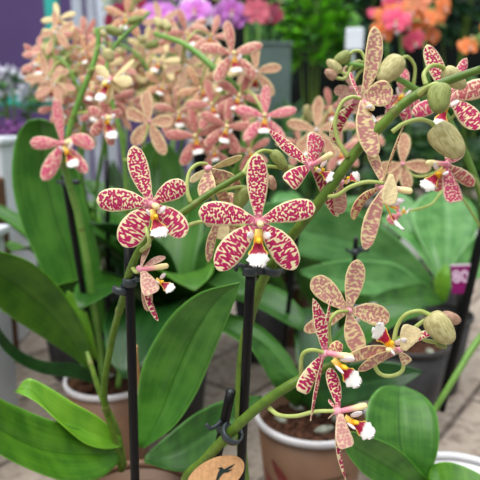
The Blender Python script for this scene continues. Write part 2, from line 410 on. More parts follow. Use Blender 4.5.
# ------------------------------------------------------------------ leaves, pots
def leaf(plant,A,B,mid=None,fold=.16,mat='leaf_b',th=.0016,n=26,m=13,name='leaf',label=None):
    """blade between two traced edges A and B, each a list of (px,py,d); the midrib lies away from the viewer by fold"""
    a=catmull([P(*q) for q in A],n); b=catmull([P(*q) for q in B],n)
    mm=catmull([P(*q) for q in mid],n) if mid else None
    grid=[];ph=[]
    for i in range(n):
        w=(b[i]-a[i]).length
        c=mm[i] if mm else (a[i]+b[i])/2
        tang=(a[min(i+1,n-1)]+b[min(i+1,n-1)]-a[max(i-1,0)]-b[max(i-1,0)])
        nn=tang.cross(b[i]-a[i]); 
        nn=nn.normalized() if nn.length>1e-9 else FW
        if nn.dot(FW)<0: nn=-nn
        c=c+nn*fold*w
        row=[];pr=[]
        for j in range(m):
            v=2*j/(m-1)-1
            L2=v*(v-1)/2; M2=1-v*v; R2=v*(v+1)/2
            q=a[i]*L2+c*M2+b[i]*R2
            q=q+nn*(.035*w*max(0,1-abs(v)*5))
            row.append(q); pr.append((i*.9,v*w*100/2))
        grid.append(row);ph.append(pr)
    x=(grid[n//2+1][m//2]-grid[n//2][m//2]).cross(grid[n//2][m//2+1]-grid[n//2][m//2])
    if x.dot(FW)>0: grid=[r[::-1] for r in grid]; ph=[r[::-1] for r in ph]
    mb=MB(); sheet(mb,grid,ph,th,0,0); o=mb.build(name,M[mat],plant)
    if label: o['label']=label
    return o
def arc_leaf(plant,base,az,L,w,rise,droop,mat='leaf_b',name='leaf',th=.0016,roll=0):
    """strap leaf growing from base; az degrees (0=+X), rise = start elevation degrees, droop = degrees turned by the tip"""
    n=20;m=9;h=V3((math.cos(math.radians(az)),math.sin(math.radians(az)),0)); sd=V3((-h.y,h.x,0)); p=V3(base); grid=[];ph=[];el=math.radians(rise)
    TB=[(0,.36),(.12,.5),(.3,.82),(.55,1),(.75,.93),(.9,.62),(.97,.34),(1,.04)]
    for i in range(n):
        t=i/(n-1); e=math.radians(rise-droop*t**1.3); d=h*math.cos(e)+V3((0,0,1))*math.sin(e); nn=-h*math.sin(e)+V3((0,0,1))*math.cos(e)
        if i: p=p+d*(L/(n-1))
        s2=sd*math.cos(roll)+nn*math.sin(roll); n2=nn*math.cos(roll)-sd*math.sin(roll)
        hw=w/2*interp(TB,t); row=[];pr=[]
        for j in range(m):
            v=2*j/(m-1)-1; row.append(p+s2*v*hw+n2*(hw*.28*v*v)-n2*(.05*hw*max(0,1-abs(v)*4))); pr.append((t*L*30,v*hw*100))
        grid.append(row);ph.append(pr)
    x=(grid[n//2+1][m//2]-grid[n//2][m//2]).cross(grid[n//2][m//2+1]-grid[n//2][m//2])
    if x.dot(V3((0,0,1)))<0: grid=[r[::-1] for r in grid]; ph=[r[::-1] for r in ph]
    mb=MB(); sheet(mb,grid,ph,th,0,0); return mb.build(name,M[mat],plant)
def revolve(mb,c,prof,seg=48,mi=0):
    b=len(mb.v); n=len(prof)
    for r,z in prof:
        for j in range(seg):
            a=2*math.pi*j/seg; mb.v.append(V3((c[0]+r*math.cos(a),c[1]+r*math.sin(a),c[2]+z)))
    for i in range(n-1):
        for j in range(seg):
            k=(j+1)%seg; mb.face([b+i*seg+j,b+i*seg+k,b+(i+1)*seg+k,b+(i+1)*seg+j],mi,[(i/n,j/seg)]*4)
def pot(plant,c,r=.055,h=.13,mat='pot',rim='rim',chips=10,prints=False):
    c=V3(c); rb=r*.76
    mb=MB(); revolve(mb,c,[(.0005,0),(rb*.96,0),(rb,.003),(r*.985,h-.006),(r*.955,h-.006),(rb*.93,.004),(.0005,.004)])
    mb.build('pot',M[mat],plant)
    p=[o for o in plant.children if o.name.startswith('pot')][-1]
    mb=MB(); revolve(mb,c,[(r*.98,h-.007),(r*1.035,h-.0065),(r*1.05,h-.003),(r*1.04,h),(r*.97,h),(r*.952,h-.003),(r*.955,h-.007),(r*.98,h-.007)])
    mb.build('pot_rim',M[rim],p)
    mb=MB(); b=0; rs=r*.95; zz=h-.018
    mb.v.append(c+V3((0,0,zz+.004)))
    rings=10;seg=40
    for i in range(1,rings+1):
        for j in range(seg):
            a=2*math.pi*j/seg; rr=rs*i/rings; mb.v.append(c+V3((rr*math.cos(a),rr*math.sin(a),zz+R.uniform(-.002,.004)*(i<rings))))
    for j in range(seg): mb.face([0,1+j,1+(j+1)%seg])
    for i in range(rings-1):
        for j in range(seg):
            k=(j+1)%seg; mb.face([1+i*seg+j,1+(i+1)*seg+j,1+(i+1)*seg+k,1+i*seg+k])
    soil=mb.build('bark_mix',M['soil'],plant,smooth=False); soil['kind']='stuff'
    for q in range(chips):
        a=R.uniform(0,6.28); rr=R.uniform(.3,.85)*rs; mb=MB()
        ax=V3((R.uniform(-1,1),R.uniform(-1,1),R.uniform(-.2,.2)))
        ellip(mb,c+V3((rr*math.cos(a),rr*math.sin(a),zz+.004)),ax,R.uniform(.006,.012),R.uniform(.003,.005),R.uniform(.002,.004),0,7,4)
        mb.build('bark_chip',M['moss' if q%3==0 else 'soil'],soil,smooth=False)
    if prints:
        for (a0,z0,L,w,ang,mt) in prints:
            mb=MB(); nn=12; 
            pts=[]
            for i in range(nn+1):
                t=i/nn; hw=w/2*math.sin(math.pi*t)**.7+.0002
                for s in(-1,1):
                    x=(t-.5)*L*math.cos(ang)-s*hw*math.sin(ang); z=z0+(t-.5)*L*math.sin(ang)+s*hw*math.cos(ang)
                    rr=rb+(r*.985-rb)*z/h+.0006; a=a0+x/rr; mb.v.append(c+V3((rr*math.cos(a),rr*math.sin(a),z)))
            for i in range(nn): mb.face([2*i,2*i+1,2*i+3,2*i+2])
            mb.build('printed_leaf',M[mt],p)
    return p
def xy(px,d,z=.13):   # ground position of something standing at column px and depth d (depth taken at height z)
    y=((CAM.z-d*math.sin(TH))-z)/math.cos(TH); return V3(((px-240)/F*d,d*math.cos(TH)-y*math.sin(TH)*1.0,0))
def plant(px,d,label,group=None,name='potted_orchid',z=.13,potkw=None,nopot=False):
    b=xy(px,d,z); r=root(name,b,label,'orchid' if 'orchid' in name else 'plant',group)
    if not nopot: pot(r,b,**(potkw or {}))
    return r,b

# ================================================================== the setting
GR='speckled orchids standing in rows on the paving'
mb=MB(); box_into(mb,(0,2.2,-.02),(6.4,5.0,.04)); o=mb.build('floor',M['stone'],smooth=False); tag(o,'grey brown paving stones under the pots','floor',kind='structure')
mb=MB(); box_into(mb,(-1.55,3.2,.9),(2.5,.06,1.8)); o=mb.build('wall_left',M['wallp'],smooth=False); tag(o,'purple painted wall behind the orchids','wall',kind='structure')
mb=MB(); box_into(mb,(1.45,3.6,.9),(3.5,.06,1.8)); o=mb.build('wall_back',M['walld'],smooth=False); tag(o,'back wall behind the shrubs, shade painted in as dark colour','wall',kind='structure')

# ================================================================== front left orchid: first spike with the two big open flowers
p1,b1=plant(132,.452,'orchid bearing the two wide open magenta spotted blooms above broad glossy leaves',GR,potkw=dict(rim='pot'))
leaf(p1,[(118,446,.455),(80,428,.44),(50,420,.42),(20,408,.40),(-2,397,.38),(-30,374,.36)],[(120,462,.455),(100,478,.43),(70,482,.41),(40,474,.39),(0,455,.37),(-34,428,.35)],fold=.10,mat='leaf_a')
leaf(p1,[(121,438,.46),(100,418,.45),(72,402,.44),(50,388,.435),(32,379,.43),(24,381,.43),(16,391,.43)],[(122,447,.455),(104,449,.44),(84,443,.43),(62,425,.42),(40,405,.42),(25,396,.42),(15,392.5,.43)],fold=.22,mat='leaf_e')
leaf(p1,[(137,447,.45),(137,405,.45),(141,372,.44),(152,345,.43),(172,315,.41),(200,293,.39),(239,283,.37)],[(143,448,.44),(172,428,.42),(194,397,.41),(208,366,.40),(221,334,.385),(233,304,.375),(240,284,.37)],fold=.10,mat='leaf_f')
leaf(p1,[(145,456,.47),(166,437,.49),(188,419,.50),(212,405,.52),(238,397,.54),(262,396,.56)],[(145,462,.46),(170,470,.47),(192,470,.48),(214,456,.50),(240,432,.52),(262,400,.55)],fold=.12,mat='leaf_b')
stem(p1,[(122,470,.462),(113,432,.45),(104,395,.43),(111,345,.40),(119,312,.37),(126,288,.335),(131,268,.322),(143,245,.315),(163,226,.312),(185,211,.312),(212,192,.315),(243,174,.318)],[.0030,.0025,.0023,.0023,.0021,.0017],nodes=(.16,.37,.49,.68,.86))
# second thin old spike crossing low
stem(p1,[(124,465,.468),(117,430,.46),(102,398,.45),(92,368,.45),(87,352,.455)],[.0026,.0022,.0018],nodes=(.45,.8))
flower(p1,(258.5,222,.298),(.02,.06,1),[
 ('lateral_sepal',218,270.5,-.001,27,{'cup':.12,'bend':.03,'side':-.05}),('lateral_sepal',295,269.5,.000,27.5,{'cup':.12,'bend':.03,'side':.05}),
 ('dorsal_sepal',257,153.5,.002,22.5,{'cup':.18}),
 ('petal',198.5,213.5,-.003,25,{'cup':.15,'side':-.06,'prof':'round'}),('petal',315.5,208,-.003,23,{'cup':.15,'side':.05,'prof':'round'})],
 lip=(258,266,-.010,23,(0,.5,1),(258.7,229,.294)),col=(260.5,224.5,-.008,4.2),ped=[(184,227,.312),(200,222,.314),(222,222,.316),(244,226,.312),(258,223,.302)])
flower(p1,(151.5,204,.300),(.12,.02,1),[
 ('lateral_sepal',124,247,-.002,29,{'cup':.12,'side':-.04}),('lateral_sepal',184.5,236.5,-.002,25,{'cup':.16,'side':.05}),
 ('dorsal_sepal',133.5,145.5,.004,21,{'cup':.18,'side':.03}),
 ('petal',96.5,201,-.003,24,{'cup':.15,'prof':'round','side':-.05}),('petal',186.5,185,-.005,21,{'cup':.15,'side':.06})],
 lip=(162,236,-.011,19,(.3,.5,1),(152,209,.297)),col=(156.5,206.5,-.007,4.0),ped=[(140,252,.318),(149,243,.300),(147,232,.298),(145.5,222,.306),(149,208,.304)])
flower(p1,(142,269.5,.310),(.75,-.2,.75),[
 ('petal',153,294,-.006,18,{'n':(-.1,-.1,-1),'pal':'rose','prof':'blunt','cup':.2}),('petal',165,257,.010,12,{'n':(.3,-.6,-.7),'pal':'rose'}),
 ('lateral_sepal',158.5,321,-.001,9,{'n':(.8,.1,.5),'pal':'pink','side':-.05}),('lateral_sepal',148,311,.008,13,{'n':(-.6,0,-.7),'pal':'rose'}),
 ('dorsal_sepal',150,243,.010,10,{'n':(.5,.1,-.8),'pal':'rose'})],
 lip=(173.5,289,-.004,13,(.2,.6,.9),(156,279,.308)),col=(165.5,266,-.004,3.8),ped=[(133,268,.320),(136,272,.314),(142,270,.311)],pal='rose',label='small pale pink flower in profile with its lip turned outward')
flower(p1,(209.5,168,.322),(.35,.25,-.9),[
 ('petal',242,155.5,-.002,10.5,{'n':(.2,.9,-.5),'pal':'cream'}),('lateral_sepal',240,187,.004,15,{'pal':'tan','side':-.04}),
 ('dorsal_sepal',207,200,-.006,20,{'pal':'tan','prof':'oval','bar':1.6}),('petal',190,182,.002,8,{'pal':'cream'}),('lateral_sepal',229,206,.012,13,{'pal':'tan'})],
 ped=[(191,203,.313),(187,190,.313),(189,173,.315),(197,164.5,.318),(206,164,.321),(209,168,.322)],pal='tan',label='cream and tan flower seen from behind, nodding on a hooked stalk')
flower(p1,(222,214,.335),(.1,.2,-.9),[
 ('petal',208,262.5,-.008,10,{'pal':'tan','n':(-.5,0,-.9),'side':.08}),('lateral_sepal',222,240,-.004,16,{'pal':'cream','prof':'round'}),
 ('dorsal_sepal',233,193,.003,12,{'pal':'tan'}),('petal',240,232,.006,13,{'pal':'tan'}),('lateral_sepal',205,224,.006,12,{'pal':'tan'})],
 pal='tan',ped=[(212,192,.316),(214,200,.325),(222,213,.335)],label='cream and tan flower seen from behind, half hidden by the big central bloom')
bud(p1,(246,186,.322),(237,209,.325),17,'bud_g',[(212,193,.315),(226,189,.317),(238,187,.319)])
bud(p1,(272,151,.330),(287,169,.330),13,'bud_g',[(243,174,.319),(252,158,.322),(262,151,.326)])
bud(p1,(268,176,.325),(275,190,.325),11,'bud_p',[(243,174,.319),(256,170,.322),(264,172,.324)])
bud(p1,(282,168,.333),(300,171,.34),9,'bud_g',[(243,174,.319),(262,167,.324),(275,167,.330)])

# ================================================================== front middle orchid: two spikes
p2,b2=plant(246,.385,'orchid whose thick green spike rises to the upper right corner past buds',GR)
stem(p2,[(250,590,.392),(246,500,.38),(240,420,.375),(243,350,.36),(259,290,.338),(280,252,.322),(300,226,.312),(330,188,.302),(356,152,.295),(382,125,.288),(403,104,.283),(424,91,.280),(450,80,.277),(482,69,.273)],[.0036,.0033,.0030,.0029,.0027,.0024,.0020],mat='stem',nodes=(.28,.66,.74,.84))
# main bloom right of centre, its face turned right
flower(p2,(312,165,.300),(.45,.05,.9),[
 ('lateral_sepal',338.5,216.5,.022,17,{'cup':.2,'side':.04,'pal':'pink'}),('petal',268.5,129,.000,14,{'prof':'point','cup':.2,'side':.02,'bar':1.2,'pal':'pink'}),
 ('dorsal_sepal',319,134.5,.006,23,{'prof':'blunt','cup':.2,'pal':'rose'}),
 ('lateral_sepal',288.5,184,-.006,20,{'prof':'blunt','cup':.2,'n':(.2,.1,1),'side':-.04})],
 lip=(335,177,-.001,16,(.4,.4,.9),(316,168,.302)),col=(330,155,-.008,4.2),ped=[(343,168,.300),(338,176,.306),(325,176,.308),(314,168,.303)])
flower(p2,(341,182,.314),(.2,.2,-.9),[('lateral_sepal',340,214,.004,14,{'pal':'rose'}),('petal',346,158,.004,9,{'pal':'rose'})],
 lip=(358,173,.000,15,(.1,.7,.7),(344,182,.316)),ped=[(330,190,.303),(336,188,.310),(341,182,.314)],pal='rose',label='flower hidden behind the thick stem, only white lip and one petal tip showing')
flower(p2,(361,99,.292),(.75,.1,.25),[
 ('lateral_sepal',333,143,.010,14,{'pal':'pink','prof':'lat','n':(.4,.2,.8),'side':-.12}),
 ('dorsal_sepal',374.5,26.5,-.002,19,{'n':(-.25,0,-.95),'pal':'tan','cup':.3,'bar':1.5,'side':.05}),
 ('petal',351,72,.010,9,{'pal':'rose','n':(.5,0,.6)}),
 ('lateral_sepal',375,158.5,-.006,23,{'n':(-.3,.1,-1),'pal':'tan','cup':.25,'side':.07,'prof':'lat'}),
 ('petal',393,91,-.010,25,{'n':(.1,.1,-1),'pal':'tan','prof':'round','cup':.3})],
 lip=(377,121,-.001,15,(.4,.6,.6),(364,104,.290)),col=(372,108,-.004,3.6),ped=[(348,157,.294),(338,140,.293),(335,122,.291),(342,103,.290),(352,97,.290),(361,99,.291)],pal='tan',label='profile flower whose long narrow sepal stands upright')
flower(p2,(384,187,.290),(.85,-.1,.4),[
 ('petal',370.5,152,.006,13,{'n':(-.2,0,-1),'pal':'tan','prof':'blunt'}),('dorsal_sepal',408.5,114.5,-.004,9.5,{'n':(.9,.1,.2),'pal':'tan','prof':'point','cup':.5}),
 ('petal',388,206,-.012,16,{'n':(-.1,.2,-1),'pal':'cream','prof':'round','c':(391,172,.280),'cup':.3}),
 ('lateral_sepal',354,220,.006,15,{'n':(.5,-.3,.6),'pal':'tan','side':-.22}),('lateral_sepal',365,250,-.005,18,{'n':(-.2,0,-1),'pal':'tan','side':.05})],
 lip=(404,229,-.002,11,(.6,.6,.4),(384,199,.290)),col=(409,191,-.004,4.2),ped=[(329,197,.301),(338,195,.294),(350,187,.290),(366,182,.289),(384,183,.289)],pal='tan',label='cream profile flower with hooded petal and drooping sepals')
bud(p2,(440,85,.272),(439,113,.268),24,'bud_g',[(418,95,.280),(428,87,.273),(436,84,.271)],gro=.14)
bud(p2,(434,126,.284),(462,157,.282),29,'bud',[(392,132,.286),(403,124,.284),(418,119.5,.283),(430,122,.283)],gro=.14)
bud(p2,(444,69,.290),(465,88,.292),18,'bud',[(426,85,.282),(424,74,.283),(431,66,.285),(440,66,.288)])
# low spike to the right
stem(p2,[(238,600,.395),(208,520,.38),(186,482,.358),(205,460,.340),(233,430,.318),(262,404,.306),(290,385,.300),(318,371,.300),(352,358,.303),(382,349,.305),(410,332,.304)],[.0032,.0031,.0030,.0028,.0026,.0020,.0013],nodes=(.20,.42,.60))
flower(p2,(326.5,353,.288),(.75,.25,.6),[
 ('lateral_sepal',302,393,-.003,17,{'prof':'blunt','n':(.3,.1,1),'side':-.04,'pal':'pink'}),('lateral_sepal',311,421,.000,9,{'prof':'point','n':(.8,0,.6),'pal':'pink','bar':1.2}),
 ('dorsal_sepal',331,299,.004,10,{'prof':'point','n':(.8,0,.5),'pal':'pink','bar':1.5}),
 ('petal',313,298,-.003,16,{'prof':'point','n':(.4,0,.9),'pal':'pink','bar':1.5,'side':-.05}),('petal',343,345,.010,14,{'prof':'round','pal':'tan','n':(.2,.2,.9)})],
 lip=(360,384,-.002,20,(.2,.4,1),(334,359,.286)),col=(350,357,-.003,4.6),ped=[(302,379,.299),(301,366,.292),(303,354,.289),(312,350,.287),(326,353,.288)],label='magenta striped flower turned sideways, lip to the right')
flower(p2,(340,411,.286),(.8,.2,.5),[
 ('dorsal_sepal',329,368,.006,15,{'n':(.3,.2,1),'pal':'pink','side':-.06}),('petal',347,448,-.006,17,{'n':(0,.1,-1),'pal':'rose','prof':'blunt','side':.05}),
 ('lateral_sepal',346,480,-.002,9.5,{'n':(.7,.1,.6),'pal':'pink','prof':'point','side':-.08}),
 ('petal',329,399,.004,8,{'pal':'rose'}),('lateral_sepal',329,419,.004,9,{'pal':'rose'})],
 lip=(374,434,-.003,19,(.2,.45,1),(345,417,.285)),col=(364,406,-.003,4.2),ped=[(269,408,.306),(279,415,.300),(296,416,.294),(316,411.5,.289),(339,411,.286)],label='lowest flower of the spike, turned sideways and nodding')
flower(p2,(348,311,.315),(-.05,-.15,-1),[
 ('dorsal_sepal',358,259.5,.000,20,{'pal':'tan','bar':1.5}),('petal',312,278.5,.001,23,{'pal':'tan','prof':'round','bar':1.3}),
 ('petal',389,321,.001,22,{'pal':'tan','prof':'lat','side':-.07,'bar':1.3}),('lateral_sepal',304,331,.010,15,{'pal':'salmon'}),
 ('lateral_sepal',361,354,-.004,20,{'pal':'tan','side':.05})],
 lip=(358,341,.012,10,(.3,.2,-1),(353,318,.320)),ped=[(337,363,.303),(331,345,.312),(329,325,.306),(336,313,.306),(348,311,.311)],pal='tan',label='tan veined flower seen from behind')
flower(p2,(398,350,.300),(-.6,.35,.7),[
 ('lateral_sepal',344,360,-.008,15,{'n':(.1,.35,-1),'pal':'tan','side':.10,'prof':'lat'}),('lateral_sepal',358,371,-.003,17,{'n':(-.2,.6,-.8),'pal':'tan','side':.16}),
 ('petal',413,326,-.010,20,{'n':(.1,0,-1),'pal':'cream','prof':'blunt','c':(402,352,.292)}),('dorsal_sepal',449,328,-.004,8,{'n':(.2,.5,.8),'pal':'pink','prof':'point','side':.08}),
 ('petal',408,363,.001,11,{'n':(0,.2,-1),'pal':'tan','prof':'blunt'})],
 lip=(377,326,-.010,20,(.1,.3,1),(396,351,.296)),col=(388,350,-.012,3.0),ped=[(370,353,.305),(378,372,.304),(390,376,.303),(402,371,.302),(403,358,.301),(399,351,.300)],pal='tan',label='flower with white lip pointing up left and barred sepals sweeping left')
bud(p2,(430,314,.300),(452,343,.298),27,'bud',[(394,341,.305),(397,327,.304),(405,315,.302),(419,311,.301)],gro=.14)
bud(p2,(441,316,.312),(461,321,.312),14,'bud_p',[(410,332,.304),(422,322,.310),(434,316,.312)])
bud(p2,(436,342,.306),(447,348,.306),8,'bud_g',[(410,332,.304),(425,340,.306)])

# ================================================================== front right orchid, leaves only
p4,b4=plant(466,.465,'young orchid without flowers, smooth cupped green leaves in a white rimmed pot',GR,potkw=dict(mat='potw',rim='potw',r=.054))
leaf(p4,[(398,480,.43),(372,450,.425),(366,425,.43),(369,402,.44),(380,388,.45),(395,385,.46)],[(428,480,.43),(437,455,.43),(439,430,.435),(434,408,.445),(421,394,.455),(404,386,.46)],fold=.10,mat='leaf_f')
leaf(p4,[(434,486,.43),(420,471,.42),(404,454,.41),(387,443,.40),(366,436,.39),(351,432,.385),(344,440,.385)],[(424,505,.43),(404,492,.41),(385,486,.40),(368,477,.39),(356,465,.385),(347,452,.383),(344,441,.385)],fold=.20,mat='leaf_f')
leaf(p4,[(428,484,.44),(432,466,.43),(448,462,.42),(468,468,.41),(490,480,.40)],[(424,492,.43),(432,490,.41),(448,492,.40),(470,496,.39),(490,500,.38)],fold=.1,mat='leaf_a')

# ================================================================== orchid in the brown printed pot behind
p5,b5=plant(312,.592,'orchid in the brown pot with a grey rim and red leaf print',GR,potkw=dict(r=.0585,chips=14,prints=[(-2.25,.078,.045,.012,-.9,'printr'),(-2.5,.060,.05,.013,-.6,'printr'),(-2.0,.062,.045,.012,-1.0,'printr'),(-1.75,.045,.04,.012,-.8,'printr'),(-1.3,.03,.03,.009,.5,'printd'),(-1.05,.06,.028,.007,.2,'printd'),(-1.2,.085,.035,.003,0,'printd')]))
leaf(p5,[(296,408,.60),(276,388,.57),(264,368,.56),(254,352,.56),(246,336,.57)],[(322,404,.60),(305,384,.58),(285,366,.58),(268,346,.58),(250,334,.57)],fold=.12,mat='leaf_b')
leaf(p5,[(298,404,.60),(310,378,.58),(350,364,.55),(390,362,.53),(422,371,.52)],[(310,412,.59),(330,408,.56),(362,402,.54),(396,390,.52),(422,373,.52)],fold=.12,mat='leaf_c')
arc_leaf(p5,P(305,398,.60),150,.17,.05,50,60,'leaf_b'); arc_leaf(p5,P(312,396,.61),80,.15,.05,50,60,'leaf_c'); arc_leaf(p5,P(315,396,.61),20,.18,.055,62,75,'leaf_b')
# ================================================================== left rear orchid, spike clipped to the leaning stake
p6,b6=plant(110,.675,'orchid with one small spotted star flower above its clip and tall upright leaf',GR,potkw=dict(r=.052,chips=14))
leaf(p6,[(106,385,.655),(92,372,.64),(88,340,.62),(76,312,.59),(56,284,.56),(30,262,.52),(-4,250,.48)],[(100,388,.65),(84,366,.63),(62,350,.61),(40,336,.58),(18,322,.55),(0,308,.52),(-20,290,.48)],fold=.14,mat='leaf_a')
leaf(p6,[(104,380,.66),(78,364,.62),(48,362,.59),(22,352,.56),(4,334,.53),(-12,306,.51)],[(102,386,.65),(72,378,.61),(44,374,.58),(20,364,.55),(0,346,.53),(-14,318,.51)],fold=.12,mat='leaf_c')
leaf(p6,[(92,370,.67),(58,310,.66),(38,262,.65),(22,226,.64),(12,182,.63),(15,142,.62),(26,123,.61),(38,120,.61)],[(112,368,.68),(104,300,.68),(98,250,.67),(86,205,.66),(76,165,.65),(66,140,.63),(54,124,.62),(40,120,.61)],fold=.08,mat='leaf_f')
leaf(p6,[(96,372,.66),(82,350,.63),(68,322,.62),(65,305,.62),(67,292,.62)],[(104,372,.66),(96,350,.63),(90,325,.62),(82,302,.62),(68,291,.62)],fold=.12,mat='leaf_e')
stem(p6,[(104,392,.66),(100,350,.64),(93,300,.62),(87,260,.60),(78,215,.58),(68,180,.56),(64,160,.548),(70,128,.54),(80,98,.535),(92,68,.53),(98,45,.53),(97,28,.53)],[.0040,.0038,.0034,.0028,.0022],mat='stem_b',nodes=(.34,.52,.68,.8))
stem(p6,[(118,388,.66),(124,330,.66),(128,260,.65),(127,200,.63),(122,140,.61),(108,85,.60),(112,50,.60),(150,12,.60)],[.0034,.0032,.0028,.0023,.0017],mat='stem_b',nodes=(.4,.6,.75))
flower(p6,(62,143,.535),(.1,.05,1),[
 ('dorsal_sepal',55.5,98.5,.002,11,{}),('petal',30,142.5,-.002,14,{'prof':'round'}),('petal',93,149,-.004,15,{'side':.22}),
 ('lateral_sepal',43,180.5,-.002,16,{}),('lateral_sepal',87,173,-.002,13,{})],lip=(75,166,-.012,13,(.2,.5,1),(64,146,.532)),col=(70,142,-.008,3.6),pal='rose',
 ped=[(66,172,.555),(62,160,.545),(60,148,.54),(62,143,.537)])
flower(p6,(149.5,122,.56),(0,.05,-1),[
 ('dorsal_sepal',145.5,91,0,13,{}),('petal',126,111,0,13,{}),('petal',173,121,0,13,{}),('lateral_sepal',133,145,0,14,{}),('lateral_sepal',165,155,0,13,{})],
 pal='salmon',ped=[(124,160,.61),(136,158,.59),(144,142,.56),(149,122,.558)],label='salmon flower seen from behind against the leaves')
flower(p6,(111,79,.50),(-.2,.1,.9),[
 ('dorsal_sepal',134,59,0,8,{'n':(0,.6,.7)}),('petal',132,82,-.004,13,{}),('petal',96,66,.004,10,{}),('lateral_sepal',106,104,.002,10,{}),('lateral_sepal',122,92,.004,9,{})],
 lip=(97,100,-.006,13,(0,.5,1)),pal='cream',col=(104,84,-.004),ped=[(92,70,.53),(100,66,.52),(108,74,.505)],label='pale yellow flower high on the spike')
flower(p6,(105,116,.51),(.3,.1,.9),[
 ('dorsal_sepal',103,92,0,10,{}),('petal',88,108,0,11,{}),('petal',122,112,0,10,{}),('lateral_sepal',92,136,0,11,{}),('lateral_sepal',112,146,0,10,{})],
 lip=(114,138,-.008,13,(.3,.5,1)),col=(109,118,-.006,3.6),pal='red',ped=[(75,115,.54),(85,112,.53),(100,114,.513)])
bud(p6,(106,28,.53),(122,34,.53),10,'bud_g',[(97,36,.53),(100,28,.53)])
bud(p6,(106,50,.52),(112,62,.52),12,'bud',[(96,52,.53),(101,46,.525)])
bud(p6,(128,22,.60),(143,18,.60),9,'bud_g',[(118,44,.60),(122,28,.60)])

# ================================================================== shared flower kinds for the crowd further back
def proto(pal,kind):
    s=[];Z=V3((0,0,1))
    def T(a,L,z=0): a=math.radians(a); return V3((math.sin(a)*L,math.cos(a)*L,z))
    hb=MB(); ellip(hb,V3((0,0,-.001)),Z,.003,.0022,None,0,8,5); s.append(('flower',hb,[M['lobe']]))
    if kind=='star': T5=[('dorsal_sepal',0,.031,.0105,'oval',1.2),('petal',78,.030,.0108,'oval',1.1),('petal',-78,.030,.0108,'oval',1.1),('lateral_sepal',143,.031,.0118,'lat',1.8),('lateral_sepal',-143,.031,.0118,'lat',1.8)]
    elif kind=='nod': T5=[('dorsal_sepal',-12,.030,.009,'oval',1.2),('petal',60,.028,.010,'oval',1.1),('petal',-95,.026,.0105,'oval',1.1),('lateral_sepal',125,.031,.0105,'lat',1.8),('lateral_sepal',-155,.032,.010,'point',1.8)]
    else: T5=[('dorsal_sepal',0,.036,.026,'lat',1.2),('petal',75,.040,.045,'round',1.1),('petal',-75,.040,.045,'round',1.1),('lateral_sepal',140,.036,.025,'lat',1.8),('lateral_sepal',-140,.036,.025,'lat',1.8)]
    for nm,a,L,w,pf,br in T5:
        z=-.004 if kind=='nod' else (.002 if nm=='petal' else 0)
        s.append((nm,tepal_mesh(T(a,.0015,-.001 if nm!='petal' else 0),T(a,L,z),Z,w,bend=R.uniform(-.03,.08),cup=.22,prof=pf,bar=br,nu=11,nv=7,th=.0006,side=R.uniform(-.05,.05)),list(PETALS[pal])))
    mb=tepal_mesh(V3((0,-.003,.003)),V3((0,-.020,.010)),V3((0,.5,.9)),.012,bend=-.06,cup=.3,prof='fan',nu=9,nv=5); mb.mi=[0]*len(mb.mi); s.append(('lip',mb,[M['lip']]))
    mb=MB(); tube_into(mb,[V3((0,0,0)),V3((0,-.001,.006)),V3((0,-.003,.009))],[.0018,.0021],8,8); s.append(('column',mb,[M['column']]))
    mb=MB()
    for q in(-1,1): ellip(mb,V3((q*.0040,-.007,.008)),V3((q*.3,.2,1)),.0042,.0026,.001,0,8,5)
    s.append(('lip_side_lobe',mb,[M['lobe']]))
    out=[]
    for nm,mb,mats in s:
        for m in mats: pass
        me=None
        o=mb.build(nm,mats,None,origin=V3((0,0,0))); me=o.data; bpy.data.objects.remove(o); out.append((nm,me))
    return out
PR={(p,k):proto(p,k) for p in('salmon','red','rose','tan','cream') for k in('star','nod')}
for c in('violet','white','orange','hotpink','crimson'): PR[(c,'moth')]=proto(c,'moth')
def place(pl,pr,pos,n,up,sc):
    """copy of a shared flower; n is its facing, up its upper sepal"""
    n=n.normalized(); x=up.cross(n).normalized(); y=n.cross(x)
    m=Matrix((x,y,n)).transposed().to_4x4(); m.translation=pos-V3(pl['wo'])
    hub=None
    for nm,me in pr:
        o=bpy.data.objects.new(nm,me); COL.objects.link(o)
        if hub is None: hub=o; o.parent=pl; o.matrix_local=m@Matrix.Scale(sc,4); o['wo']=tuple(pos)
        else: o.parent=hub
    return hub
def rv(a,b): return R.uniform(a,b)
